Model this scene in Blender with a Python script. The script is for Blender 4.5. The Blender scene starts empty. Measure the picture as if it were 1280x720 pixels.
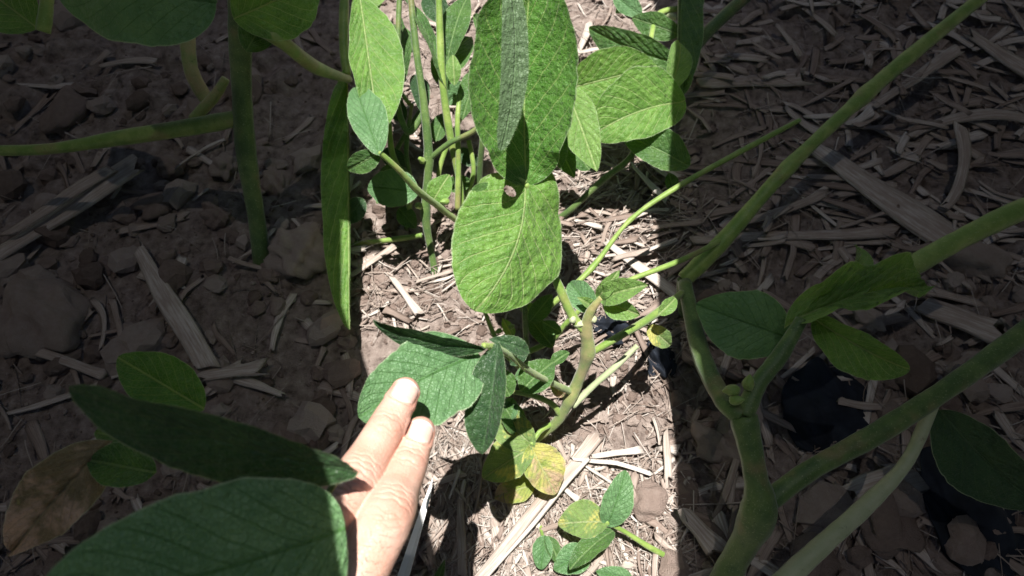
import bpy, bmesh, math, random
import numpy as np
from mathutils import Vector, Matrix

# ------------------------------------------------------------------ camera, light, exposure
scene = bpy.context.scene
COL = scene.collection
R = math.radians
F = 772.0                                   # focal length in pixels of a 1280 px wide picture
CAM = Vector((0, 0, 0.56))
PITCH = R(65)                               # looking down 65 degrees below the horizon
VIEW = Vector((0, math.cos(PITCH), -math.sin(PITCH)))
UP = Vector((0, math.sin(PITCH), math.cos(PITCH)))
RIGHT = Vector((1, 0, 0))

cd = bpy.data.cameras.new('camera')
cam = bpy.data.objects.new('camera', cd)
COL.objects.link(cam)
cam.location = CAM
cam.rotation_euler = (R(90) - PITCH, 0, 0)
cd.sensor_width = 36
cd.lens = F / 1280 * 36
cd.clip_start = 0.01
cd.clip_end = 200
cd.dof.use_dof = True
cd.dof.focus_distance = 0.44
cd.dof.aperture_fstop = 11
scene.camera = cam

SUN = Vector((-0.03, 0.10, 1.0)).normalized()      # towards the sun
w = bpy.data.worlds.new('World')
scene.world = w
w.use_nodes = True
nt = w.node_tree
sky = nt.nodes.new('ShaderNodeTexSky')
sky.sky_type = 'NISHITA'
sky.sun_disc = False
sky.sun_elevation = math.asin(SUN.z)
sky.sun_rotation = math.atan2(SUN.x, SUN.y)
nt.links.new(sky.outputs[0], nt.nodes['Background'].inputs[0])
nt.nodes['Background'].inputs[1].default_value = 0.05
ld = bpy.data.lights.new('sun', 'SUN')
ld.energy = 4.8
ld.angle = R(0.4)
ld.color = (1.0, 0.965, 0.91)
sun = bpy.data.objects.new('sun', ld)
COL.objects.link(sun)
sun.rotation_euler = SUN.to_track_quat('Z', 'Y').to_euler()
scene.view_settings.view_transform = 'Standard'
scene.view_settings.look = 'None'
scene.view_settings.gamma = 1
scene.view_settings.exposure = 1.0

rng = random.Random(7)
nr = np.random.RandomState(11)


# ------------------------------------------------------------------ helpers
def P(px, py, h):
    """point of the plant or ground at height h along a sight line of the photograph"""
    d = VIEW + RIGHT * ((px - 640) / F) - UP * ((py - 360) / F)
    k = (h - CAM.z) / d.z
    return CAM + d * k


def PD(px, py, depth):
    return CAM + (VIEW + RIGHT * ((px - 640) / F) - UP * ((py - 360) / F)) * depth


def scale_at(p):
    return (p - CAM).dot(VIEW) / F            # metres per pixel


def tag(o, label=None, cat=None, group=None, kind=None):
    if label: o['label'] = label
    if cat: o['category'] = cat
    if group: o['group'] = group
    if kind: o['kind'] = kind
    return o


def thing(name, loc, label, cat, group=None):
    o = bpy.data.objects.new(name, None)
    o.empty_display_size = 0.02
    COL.objects.link(o)
    o.location = loc
    return tag(o, label, cat, group)


def mesh_obj(name, verts, faces, mat, parent=None, smooth=True, uvs=None, attr=None):
    me = bpy.data.meshes.new(name)
    if parent is not None:
        off = np.array(parent.location)
        verts = np.asarray(verts, dtype=float) - off
        o_loc = (0, 0, 0)
    me.from_pydata([tuple(v) for v in verts], [], [tuple(f) for f in faces])
    if smooth:
        me.polygons.foreach_set('use_smooth', [True] * len(me.polygons))
    if uvs:
        vi = np.zeros(len(me.loops), dtype=np.int32)
        me.loops.foreach_get('vertex_index', vi)
        for n, arr in uvs.items():
            l = me.uv_layers.new(name=n)
            l.data.foreach_set('uv', np.asarray(arr, dtype=np.float32)[vi].ravel())
    if attr is not None:
        a = me.attributes.new('tone', 'FLOAT', 'POINT')
        a.data.foreach_set('value', np.asarray(attr, dtype=np.float32))
    me.materials.append(mat)
    me.update()
    o = bpy.data.objects.new(name, me)
    COL.objects.link(o)
    if parent is not None: o.parent = parent
    return o


def vnoise(x, y, seed=0):
    """smooth value noise, vectorised"""
    xi = np.floor(x).astype(np.int64); yi = np.floor(y).astype(np.int64)
    fx = x - xi; fy = y - yi
    fx = fx * fx * (3 - 2 * fx); fy = fy * fy * (3 - 2 * fy)
    def h(a, b):
        n = (a * 374761393 + b * 668265263 + seed * 1442695041) & 0x7fffffff
        n = ((n ^ (n >> 13)) * 1274126177) & 0x7fffffff
        return ((n ^ (n >> 16)) & 0xffff) / 65535.0
    return (h(xi, yi) * (1 - fx) + h(xi + 1, yi) * fx) * (1 - fy) + (h(xi, yi + 1) * (1 - fx) + h(xi + 1, yi + 1) * fx) * fy


def ground_h(x, y):
    x = np.asarray(x, dtype=float); y = np.asarray(y, dtype=float)
    wx = x + 0.012 * (vnoise(x * 30, y * 30, 5) - .5); wy = y + 0.012 * (vnoise(x * 30, y * 30, 6) - .5)
    h = 0.022 * (vnoise(wx * 7, wy * 7, 1) - .5)
    c = vnoise(wx * 26, wy * 26, 2)
    flat = np.clip((vnoise(wx * 9 + 3, wy * 9, 9) - .35) * 3, 0, 1)
    h = h + 0.016 * (np.abs(c - .5) * 2) ** 0.7 * flat - .006 * flat
    h = h + 0.007 * (vnoise(wx * 70, wy * 70, 3) - .5) * (0.35 + flat)
    h = h + 0.0028 * (vnoise(x * 190, y * 190, 4) - .5)
    return h


def spline(pts, n):
    """Catmull-Rom through points with radii: list of (Vector, r)"""
    out = []
    q = [pts[0]] + list(pts) + [pts[-1]]
    segs = len(pts) - 1
    for s in range(segs):
        p0, p1, p2, p3 = q[s:s + 4]
        for i in range(n if s < segs - 1 else n + 1):
            t = i / n
            def cr(a, b, c, d):
                return 0.5 * ((2 * b) + (c - a) * t + (2 * a - 5 * b + 4 * c - d) * t * t + (3 * b - a - 3 * c + d) * t ** 3)
            out.append((cr(p0[0], p1[0], p2[0], p3[0]), cr(p0[1], p1[1], p2[1], p3[1])))
    return out


def sweep(path, sides=10, aspect=1.0, twist_ref=None, seed=0, ridg=0.0):
    """path: list of (Vector, r) -> verts, faces of a closed tube"""
    V = []; Fc = []
    n = len(path)
    prev = None
    for i, (p, r) in enumerate(path):
        t = (path[min(i + 1, n - 1)][0] - path[max(i - 1, 0)][0]).normalized()
        if prev is None:
            a = twist_ref if twist_ref is not None else Vector((0.3, 0.2, 1))
            nrm = (a - t * a.dot(t)).normalized()
        else:
            nrm = (prev - t * prev.dot(t)).normalized()
        prev = nrm
        b = t.cross(nrm)
        for k in range(sides):
            an = 2 * math.pi * k / sides
            rr = r * (1 + ridg * math.sin(3 * an + seed))
            V.append(p + (nrm * math.cos(an) * aspect + b * math.sin(an)) * rr)
    for i in range(n - 1):
        for k in range(sides):
            k2 = (k + 1) % sides
            Fc.append((i * sides + k, i * sides + k2, (i + 1) * sides + k2, (i + 1) * sides + k))
    Fc.append(tuple(range(sides))[::-1])
    Fc.append(tuple((n - 1) * sides + k for k in range(sides)))
    return V, Fc


# ------------------------------------------------------------------ materials
class N:
    """tiny node helper"""
    def __init__(s, name):
        s.m = bpy.data.materials.new(name); s.m.use_nodes = True
        s.t = s.m.node_tree; s.t.nodes.clear()
        s.out = s.t.nodes.new('ShaderNodeOutputMaterial')
    def n(s, typ, **kw):
        x = s.t.nodes.new('ShaderNode' + typ)
        for k, v in kw.items():
            if isinstance(k, str) and hasattr(x, k): setattr(x, k, v)
        return x
    def put(s, sock, v):
        if v is None: return
        if hasattr(v, 'links') or hasattr(v, 'is_linked'): s.t.links.new(v, sock)
        else:
            if sock.type == 'RGBA' and len(v) == 3: v = (*v, 1)
            sock.default_value = v
    def math(s, op, a, b=None, c=None, clamp=False):
        x = s.n('Math'); x.operation = op; x.use_clamp = clamp
        s.put(x.inputs[0], a); s.put(x.inputs[1], b); s.put(x.inputs[2], c)
        return x.outputs[0]
    def mix(s, f, a, b, blend='MIX'):
        x = s.n('Mix'); x.data_type = 'RGBA'; x.blend_type = blend
        s.put(x.inputs[0], f); s.put(x.inputs[6], a); s.put(x.inputs[7], b)
        return x.outputs[2]
    def ramp(s, f, stops):
        x = s.n('ValToRGB'); s.put(x.inputs[0], f)
        e = x.color_ramp.elements
        while len(e) < len(stops): e.new(0.5)
        for k, (p, c) in enumerate(stops):
            e[k].position = p; e[k].color = (*c, 1) if len(c) == 3 else c
        return x.outputs[0]
    def range(s, v, a, b, c=0.0, d=1.0):
        x = s.n('MapRange'); x.interpolation_type = 'SMOOTHSTEP'
        s.put(x.inputs[0], v)
        for k, q in enumerate((a, b, c, d)): x.inputs[k + 1].default_value = q
        return x.outputs[0]
    def noise(s, vec, scale, detail=3, rough=.55, dist=0):
        x = s.n('TexNoise'); s.put(x.inputs['Vector'], vec)
        x.inputs['Scale'].default_value = scale; x.inputs['Detail'].default_value = detail
        x.inputs['Roughness'].default_value = rough; x.inputs['Distortion'].default_value = dist
        return x.outputs['Fac']
    def voro(s, vec, scale, feature='F1'):
        x = s.n('TexVoronoi'); x.feature = feature; s.put(x.inputs['Vector'], vec)
        x.inputs['Scale'].default_value = scale
        return x.outputs['Distance']
    def bump(s, h, strength, dist, nrm=None):
        x = s.n('Bump'); s.put(x.inputs['Height'], h)
        x.inputs['Strength'].default_value = strength; x.inputs['Distance'].default_value = dist
        if nrm is not None: s.put(x.inputs['Normal'], nrm)
        return x.outputs[0]
    def bsdf(s, col, rough=.6, nrm=None, spec=.4, sss=0, sssr=None, sheen=0):
        x = s.n('BsdfPrincipled')
        s.put(x.inputs['Base Color'], col); s.put(x.inputs['Roughness'], rough)
        s.put(x.inputs['Normal'], nrm) if nrm is not None else None
        x.inputs['Specular IOR Level'].default_value = spec
        if sss:
            x.inputs['Subsurface Weight'].default_value = sss
            x.inputs['Subsurface Radius'].default_value = sssr
            x.inputs['Subsurface Scale'].default_value = 1.0
        if sheen: x.inputs['Sheen Weight'].default_value = sheen
        return x.outputs[0]
    def done(s, sh):
        s.t.links.new(sh, s.out.inputs[0]); return s.m


def leaf_mat(name, top, top2, under, vein, yellow=0.0, rough=.42, trans=.35, brown=0.0):
    m = N(name)
    uv = m.n('UVMap'); uv.uv_map = 'leaf'
    mt = m.n('UVMap'); mt.uv_map = 'metres'
    sp = m.n('SeparateXYZ'); m.put(sp.inputs[0], uv.outputs[0])
    sm = m.n('SeparateXYZ'); m.put(sm.inputs[0], mt.outputs[0])
    u = m.math('MULTIPLY_ADD', sp.outputs[0], 2.0, -1.0)
    au = m.math('ABSOLUTE', u)
    t = sp.outputs[1]
    wob = m.noise(mt.outputs[0], 90, 2)
    # lateral veins run from the midrib towards the tip
    f = m.math('MULTIPLY', t, 8.0)
    f = m.math('SUBTRACT', f, m.math('MULTIPLY', m.math('POWER', au, 0.9), 3.0))
    f = m.math('ADD', f, m.math('MULTIPLY', m.math('SIGN', u), 0.21))
    f = m.math('ADD', f, m.math('MULTIPLY', m.math('SUBTRACT', wob, .5), .25))
    df = m.math('ABSOLUTE', m.math('SUBTRACT', m.math('FRACT', f), 0.5))
    lat = m.range(df, 0.0, 0.07, 1, 0)
    lat = m.math('MULTIPLY', lat, m.range(au, .75, 1.0, 1, 0.1))
    mid = m.range(m.math('ABSOLUTE', sm.outputs[0]), 0.0003, 0.0009, 1, 0)
    net = m.voro(mt.outputs[0], 520, 'DISTANCE_TO_EDGE')
    netl = m.range(net, 0.0, 0.11, 1, 0)
    veins = m.math('MAXIMUM', m.math('MULTIPLY', lat, .85), mid)
    n1 = m.noise(mt.outputs[0], 55, 4, .6)
    n2 = m.noise(mt.outputs[0], 900, 2)
    col = m.mix(m.range(n1, .35, .65), top, top2)
    if yellow:
        ny = m.noise(mt.outputs[0], 38, 5, .65, .6)
        ny = m.math('ADD', ny, m.math('MULTIPLY', df, .10))
        col = m.mix(m.range(ny, .70 - .28 * yellow, .84 - .28 * yellow), col, (.50, .47, .13))
        if brown:
            nb = m.math('ADD', m.noise(mt.outputs[0], 60, 4, .6), m.math('MULTIPLY', t, .35))
            col = m.mix(m.range(nb, .62, .80), col, (.52, .36, .25))
    col = m.mix(m.math('MULTIPLY', netl, .26), col, vein)
    col = m.mix(m.math('MULTIPLY', veins, .75), col, vein)
    edge = m.range(au, .965, 1.0)
    col = m.mix(m.math('MULTIPLY', edge, .55), col, (.5, .58, .38))
    col = m.mix(m.range(n2, .60, .78, 0, .25), col, (.42, .52, .34))      # fine silky hairs
    geo = m.n('NewGeometry')
    und = m.mix(m.math('MULTIPLY', veins, .7), under, tuple(min(1, c * 1.5) for c in under))
    und = m.mix(m.math('MULTIPLY', netl, .25), und, tuple(c * .75 for c in under))
    colf = m.mix(geo.outputs['Backfacing'], col, und)
    # quilted blade: raised cells between sunk veins
    cell = m.voro(mt.outputs[0], 260, 'SMOOTH_F1')
    hgt = m.math('SUBTRACT', m.math('MULTIPLY', m.noise(mt.outputs[0], 240, 3, .6), 1.0), m.math('MULTIPLY', cell, .8))
    hgt = m.math('SUBTRACT', hgt, m.math('MULTIPLY', netl, .12))
    hgt = m.math('SUBTRACT', hgt, m.math('MULTIPLY', lat, .2))
    hgt = m.math('ADD', hgt, m.math('MULTIPLY', mid, .5))
    bp = m.bump(hgt, 1.0, .0017)
    bp = m.bump(m.noise(mt.outputs[0], 1500, 2), .35, .0002, bp)
    b = m.bsdf(colf, rough, bp, .38, sheen=.08)
    tr = m.n('BsdfTranslucent')
    tc = m.mix(1.0, col, (1.25, 1.35, .35), 'MULTIPLY')
    m.put(tr.inputs[0], tc); m.put(tr.inputs[1], bp)
    ms = m.n('MixShader'); ms.inputs[0].default_value = trans
    m.t.links.new(b, ms.inputs[1]); m.t.links.new(tr.outputs[0], ms.inputs[2])
    return m.done(ms.outputs[0])


def stem_mat(name, c1, c2, rough=.5):
    m = N(name)
    tc = m.n('TexCoord').outputs['Object']
    n = m.noise(tc, 60, 4, .6)
    n2 = m.noise(tc, 700, 2)
    col = m.mix(m.range(n, .35, .7), c1, c2)
    n3 = m.noise(tc, 210, 5, .7)
    col = m.mix(m.range(n3, .58, .72, 0, .6), col, tuple(c * .45 for c in c1))
    col = m.mix(m.range(m.noise(tc, 24, 3), .55, .7, 0, .5), col, (.30, .20, .10))
    col = m.mix(m.range(n2, .58, .75, 0, .35), col, (.45, .48, .28))
    return m.done(m.bsdf(col, rough, m.bump(n2, .5, .0004), .35, sheen=.2))


def rough_mat(name, stops, scale=60, bscale=300, bstr=.6, bdist=.002, rough=.9, tone=False):
    m = N(name)
    tc = m.n('TexCoord').outputs['Object']
    n = m.noise(tc, scale, 6, .62)
    if tone:
        a = m.n('Attribute'); a.attribute_name = 'tone'
        n = m.math('ADD', m.math('MULTIPLY', n, .4), m.math('MULTIPLY', a.outputs['Fac'], .65))
    col = m.ramp(n, stops)
    bn = m.noise(tc, bscale, 5, .65)
    return m.done(m.bsdf(col, rough, m.bump(bn, bstr, bdist), .25))


def straw_mat(name, stops):
    m = N(name)
    uv = m.n('UVMap'); uv.uv_map = 'fibre'
    mp = m.n('Mapping'); m.put(mp.inputs[0], uv.outputs[0]); mp.inputs['Scale'].default_value = (26, 1.6, 1)
    a = m.n('Attribute'); a.attribute_name = 'tone'
    ln = m.noise(mp.outputs[0], 1.0, 4, .6)
    pt = m.noise(m.n('TexCoord').outputs['Object'], 45, 4, .6)
    v = m.math('ADD', m.math('MULTIPLY', m.math('SUBTRACT', ln, .2), .8), m.math('MULTIPLY', a.outputs['Fac'], .5))
    v = m.math('ADD', v, m.math('MULTIPLY', pt, .25))
    col = m.ramp(v, stops)
    return m.done(m.bsdf(col, .62, m.bump(ln, .7, .0008), .4))


M = {}
VEIN = (.30, .42, .13)
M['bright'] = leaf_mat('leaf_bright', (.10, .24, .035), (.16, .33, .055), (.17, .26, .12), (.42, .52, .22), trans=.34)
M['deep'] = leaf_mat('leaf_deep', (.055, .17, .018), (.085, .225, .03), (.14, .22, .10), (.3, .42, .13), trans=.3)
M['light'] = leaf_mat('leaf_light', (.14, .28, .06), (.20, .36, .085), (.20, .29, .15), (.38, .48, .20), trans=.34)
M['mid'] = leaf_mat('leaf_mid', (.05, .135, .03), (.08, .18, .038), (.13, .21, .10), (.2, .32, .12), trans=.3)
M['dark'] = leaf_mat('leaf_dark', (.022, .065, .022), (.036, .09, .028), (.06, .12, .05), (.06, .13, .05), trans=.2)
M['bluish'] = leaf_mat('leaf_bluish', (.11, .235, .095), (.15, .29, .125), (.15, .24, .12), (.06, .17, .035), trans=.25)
M['yellowing'] = leaf_mat('leaf_yellowing', (.14, .25, .07), (.20, .31, .08), (.3, .34, .14), (.38, .44, .22), yellow=.62, trans=.3, rough=.6)
M['yellow'] = leaf_mat('leaf_yellow', (.20, .30, .06), (.30, .36, .08), (.4, .38, .12), (.42, .46, .2), yellow=.85, brown=1, trans=.3, rough=.65)
M['brown'] = leaf_mat('leaf_withered', (.16, .13, .06), (.22, .17, .09), (.2, .17, .1), (.3, .25, .14), yellow=.3, brown=1, trans=.1, rough=.8)
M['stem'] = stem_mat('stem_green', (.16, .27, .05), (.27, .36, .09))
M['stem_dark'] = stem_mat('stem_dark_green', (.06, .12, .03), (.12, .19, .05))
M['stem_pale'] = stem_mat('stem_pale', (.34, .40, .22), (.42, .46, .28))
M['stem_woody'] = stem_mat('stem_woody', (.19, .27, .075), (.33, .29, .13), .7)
M['hair'] = N('plant_hair'); M['hair'] = M['hair'].done(M['hair'].bsdf((.55, .6, .42), .6))
M['soil'] = rough_mat('soil', [(.30, (.12, .088, .074)), (.45, (.29, .23, .20)), (.60, (.41, .33, .29)), (.74, (.54, .46, .41))], 95, 700, 1.0, .004)
M['clod'] = rough_mat('clod', [(.2, (.17, .122, .10)), (.5, (.31, .235, .20)), (.8, (.45, .37, .325))], 160, 800, 1.0, .003, tone=True)
STOPS = [(.22, (.10, .07, .055)), (.45, (.23, .17, .14)), (.68, (.37, .30, .255)), (.95, (.66, .61, .56))]
M['straw'] = straw_mat('straw', STOPS)
M['film'] = rough_mat('dark_film', [(.3, (.006, .008, .012)), (.7, (.02, .026, .04))], 40, 60, .3, .003, .75)
_m = N('white_plastic'); M['white'] = _m.done(_m.bsdf((.8, .8, .8), .5, _m.bump(_m.noise(_m.n('TexCoord').outputs['Object'], 300, 3), .1, .0005)))


def skin_mat():
    m = N('skin')
    tc = m.n('TexCoord').outputs['Object']
    blot = m.noise(tc, 60, 4, .6)
    col = m.mix(m.range(blot, .3, .72), (.57, .325, .24), (.67, .435, .345))
    a = m.n('Attribute'); a.attribute_name = 'tone'
    col = m.mix(m.math('MULTIPLY', a.outputs['Fac'], .55), col, (.60, .25, .185))
    spots = m.range(m.noise(tc, 330, 2), .70, .80, 0, .25)
    col = m.mix(spots, col, (.5, .25, .17))
    mp = m.n('Mapping'); m.put(mp.inputs[0], tc)
    pores = m.voro(tc, 1500)
    fine = m.noise(tc, 900, 4, .6)
    lines = m.voro(tc, 620, 'DISTANCE_TO_EDGE')
    h = m.math('ADD', m.math('MULTIPLY', fine, .5), m.math('MULTIPLY', m.range(lines, 0, .12), .45))
    h = m.math('ADD', h, m.math('MULTIPLY', pores, .2))
    bp = m.bump(h, .55, .00045)
    return m.done(m.bsdf(col, .47, bp, .38, sss=.12, sssr=(.0025, .001, .0006)))
M['skin'] = skin_mat()
_m = N('nail')
_tc = _m.n('UVMap'); _tc.uv_map = 'leaf'
_s = _m.n('SeparateXYZ'); _m.put(_s.inputs[0], _tc.outputs[0])
_c = _m.mix(_m.range(_s.outputs[1], .86, .92), (.74, .50, .42), (.86, .80, .74))
_c = _m.mix(_m.range(_s.outputs[1], .1, .3, .5, 0), _c, (.82, .68, .62))
M['nail'] = _m.done(_m.bsdf(_c, .28, None, .5, sss=.2, sssr=(.002, .001, .0006)))
_m = N('added_sun_blocker')  # for the added sun blockers; lets a little sun through
_t = _m.n('BsdfTransparent'); _d = _m.n('BsdfDiffuse'); _d.inputs[0].default_value = (.01, .01, .01, 1)
_x = _m.n('MixShader'); _x.inputs[0].default_value = .977
_m.t.links.new(_t.outputs[0], _x.inputs[1]); _m.t.links.new(_d.outputs[0], _x.inputs[2])
M['net'] = _m.done(_x.outputs[0])
M['wood'] = rough_mat('weathered_wood', [(.3, (.2, .15, .1)), (.7, (.35, .28, .2))], 30, 200)

# ------------------------------------------------------------------ ground: one sheet, fine in the middle, running to the horizon
def axis(lo, hi, step, far, nfar):
    core = np.arange(lo, hi + step / 2, step)
    g = np.geomspace(step, far, nfar)
    return np.concatenate([lo - g[::-1], core, hi + g])
xs = axis(-.80, .80, .0028, 60, 26)
ys = axis(-.10, .86, .0028, 60, 26)
X, Y = np.meshgrid(xs, ys)
Z = ground_h(X, Y)
fade = np.clip(1 - (np.maximum(np.abs(X) - 2, 0) + np.maximum(np.abs(Y) - 2, 0)) / 10, 0.1, 1)
Z *= fade
nx, ny = len(xs), len(ys)
V = np.stack([X.ravel(), Y.ravel(), Z.ravel()], 1)
ii = (np.arange(ny - 1)[:, None] * nx + np.arange(nx - 1)[None, :]).ravel()
Fc = np.stack([ii, ii + 1, ii + nx + 1, ii + nx], 1)
g = mesh_obj('ground', V, Fc.tolist(), M['soil'])
tag(g, kind='structure')

# ------------------------------------------------------------------ unseen sun blockers, added to darken both sides of the strip (above the camera)
BLOCKER_Z = 0.64
def net(name, edge, side, label):  # made-up sheet out of view that keeps the sun off one side
    pts = []
    for (px, py, h) in edge:
        p = P(px, py, h)
        k = (BLOCKER_Z - p.z) / SUN.z
        pts.append(p + SUN * k)
    pts.sort(key=lambda p: p.y)
    pts = [Vector((pts[0].x, pts[0].y - 3.5, BLOCKER_Z))] + pts + [Vector((pts[-1].x * 1.1, pts[-1].y + 4.5, BLOCKER_Z))]
    V = []; Fc = []
    n = 40
    for p in pts:
        for k in range(n + 1):
            s = k / n
            V.append((p.x + side * 4.5 * s, p.y, BLOCKER_Z + .02 * math.sin(k * 1.3 + p.y * 4) * min(1, s * 5)))
    for i in range(len(pts) - 1):
        for k in range(n):
            a = i * (n + 1) + k
            Fc.append((a, a + 1, a + n + 2, a + n + 1))
    c = Vector((side * 1.2, .3, 0))
    t = thing('added_sun_blocker', c, label, 'shade net')
    mesh_obj('net', V, Fc, M['net'], t)
    for x, y in ((side * .7, -2.4), (side * .9, 3.4), (side * 4.3, -2.4), (side * 4.3, 3.4)):
        vv, ff = sweep([(Vector((x, y, -.1)), .012), (Vector((x, y, .3)), .012), (Vector((x, y, .68)), .011)], 8)
        mesh_obj('blocker_post', vv, ff, M['wood'], t)  # added only to carry the blocker

# (pixel x, pixel y, height of what crosses that edge)
net('added_sun_blocker', [(438, -60, .10), (438, 0, .16), (438, 60, .16), (438, 190, .15), (438, 225, .06), (438, 300, .03), (438, 400, .02),
                  (438, 450, .10), (438, 520, .25), (438, 600, .29), (438, 760, .32)], -1, 'unseen black sheet on wooden posts, added to shade the left side')
net('added_sun_blocker', [(842, -60, .10), (842, 20, .09), (842, 100, .12), (842, 200, .10), (842, 240, .08), (842, 300, .08), (842, 400, .08),
                  (842, 500, .0), (842, 640, .0), (842, 720, .01), (842, 780, .0)], 1, 'unseen black sheet on wooden posts, added to shade the right side')


# ------------------------------------------------------------------ plant builders
def leaf(parent, base, tip, wl, wr, roll=0, fold=(12, 12), arch=.10, side=0, mat='bright', cup=0, n=(80, 36),
         sweepb=.18, a=.78, pw=.72, wave=.02, cut=None, label=None, seed=0, hair=True, under=False, curl=0, pucker=1.0, name='leaf'):
    """base, tip: (px, py, height). wl / wr: half widths in pixels, seen from base to tip."""
    B = P(*base); T = P(*tip)
    sc = scale_at((B + T) / 2)
    ax = T - B
    L = ax.length
    y = ax.normalized()
    c = (CAM - (B + T) / 2).normalized()
    nrm = (c - y * c.dot(y)).normalized()
    nrm = Matrix.Rotation(R(roll), 3, y) @ nrm
    x = y.cross(nrm)
    if under: pass
    WL, WR = wl * sc, wr * sc
    nt_, nu = n
    t = np.linspace(0, 1, nt_ + 1)[:, None]
    u = np.linspace(-1, 1, nu + 1)[None, :]
    t = 0.5 - 0.5 * np.cos(np.pi * t) * (1 - .0)      # denser at the ends
    prof = np.sin(np.pi * np.clip(t, 0, 1) ** a) ** pw
    au = np.abs(u)
    wob = 1 + .06 * (vnoise(t * 6 + seed * 3.1, np.sign(u) * 3 + 0 * t + 10, seed) - .5) * 2 + .02 * (vnoise(t * 23 + seed * 1.1, np.sign(u) * 3 + 0 * t + 10, seed + 2) - .5) * 2
    W = np.where(u < 0, WL, WR) * prof * wob
    s = u * W
    # along-blade position; lobes sweep back beside the stalk
    sb = np.where(u < 0, sweepb[0], sweepb[1]) if isinstance(sweepb, tuple) else sweepb
    yy = t * L - sb * (au ** 2) * (1 - t) ** 3 * (WL + WR) * .5
    fl, fr = R(fold[0]), R(fold[1])
    fo = np.where(u < 0, fl, fr) + R(cup) * au
    fo = fo * np.clip(t * 6, .3, 1)
    lx = s * np.cos(fo)
    lz = np.abs(s) * np.sin(fo)
    # spine arch, tip curl and sideways bend
    lz = lz + arch * L * (4 * t * (1 - t)) - curl * L * np.clip(t - .6, 0, 1) ** 2
    lx = lx + side * L * (4 * t * (1 - t))
    # relief
    f = t * 8 - au ** .9 * 3.0 + np.sign(u) * .21
    df = np.abs(f - np.floor(f) - .5)
    rel = (np.exp(-(df / .13) ** 2) * -.006 + .003 * np.cos(df * 12)) * L * np.clip(au * 5, 0, 1) * np.clip((1 - au) * 5, 0, 1) * prof
    c1_, s1_ = math.cos(.6), math.sin(.6)
    pa = (s * c1_ + yy * s1_); pb = (yy * c1_ - s * s1_)
    pk = (vnoise(pa / .0042 + 50 + .5 * np.sin(pb / .003), pb / .0042 + seed, seed + 1) - .5)
    pk = pk + (vnoise(s / .0031 + yy / .0078 + 9, yy / .0031 - s / .0078 + 3, seed + 4) - .5)
    pk = pk * .00038 * np.clip(L / .07, .3, 1.2)
    pk = pk + (vnoise(pb / .018 + 20, pa / .018 + seed, seed + 7) - .5) * .04 * L * au
    lz = lz + (rel + pk) * pucker
    lz = lz - .0009 * np.exp(-(s / .0012) ** 2) * pucker
    lz = lz + wave * L * au ** 2 * np.sin(t * 13 + seed + np.sign(u) * 1.3) * np.clip((WL + WR) / L, 0, 1)
    yl = yy + 0 * u
    Bn, xn, yn, nn = (np.array(q) for q in (B, x, y, nrm))
    V = Bn + lx[..., None] * xn + yl[..., None] * yn + lz[..., None] * nn
    V = V.reshape(-1, 3)
    uvl = np.stack([(u + 0 * t + 1) / 2, t + 0 * u], -1).reshape(-1, 2)
    uvm = np.stack([s + 0 * t + 0, yl + seed * .37], -1).reshape(-1, 2)
    st = nu + 1
    Fc = []
    keep = None
    U2 = (u + 0 * t); T2 = (t + 0 * u)
    if cut is not None: keep = ~cut(U2, T2)
    for i in range(nt_):
        for j in range(nu):
            if keep is not None and not (keep[i, j] and keep[i + 1, j + 1] and keep[i, j + 1] and keep[i + 1, j]): continue
            k = i * st + j
            Fc.append((k, k + 1, k + st + 1, k + st))
    if hair and L > .02:
        # short silky hairs round the edge
        base_i = len(V)
        hv = []; hf = []; hu = []; hm = []
        cen = V.reshape(nt_ + 1, nu + 1, 3)
        rr = random.Random(seed + 5)
        for sd in (0, nu):
            inner = 1 if sd == 0 else nu - 1
            cnt = int(L / .00035)
            for q in range(cnt):
                tt = rr.random() * (nt_ - 1)
                i = int(tt); fr_ = tt - i
                if keep is not None and not (keep[i, sd] and keep[i + 1, sd]): continue
                e = cen[i, sd] * (1 - fr_) + cen[i + 1, sd] * fr_
                o_ = cen[i, sd] - cen[i, inner]
                ln = np.linalg.norm(o_)
                if ln < 1e-7: continue
                o_ = o_ / ln
                d = o_ + np.array([rr.uniform(-.5, .5) for _ in range(3)]) + nn * rr.uniform(-.3, .5)
                d /= np.linalg.norm(d)
                al = cen[i + 1, sd] - cen[i, sd]; al = al / (np.linalg.norm(al) + 1e-9) * .00004
                k = base_i + len(hv)
                hv += [e - al, e + al, e + d * rr.uniform(.0005, .0013)]
                hf.append((k, k + 1, k + 2)); hu += [(1, .5)] * 3; hm += [(.05, .0)] * 3
        if hv:
            V = np.concatenate([V, np.array(hv)]); Fc += hf
            uvl = np.concatenate([uvl, np.array(hu)]); uvm = np.concatenate([uvm, np.array(hm)])
    o = mesh_obj(name, V, Fc, M[mat], parent, uvs={'leaf': uvl, 'metres': uvm})
    if label: o['label'] = label
    return o


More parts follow.
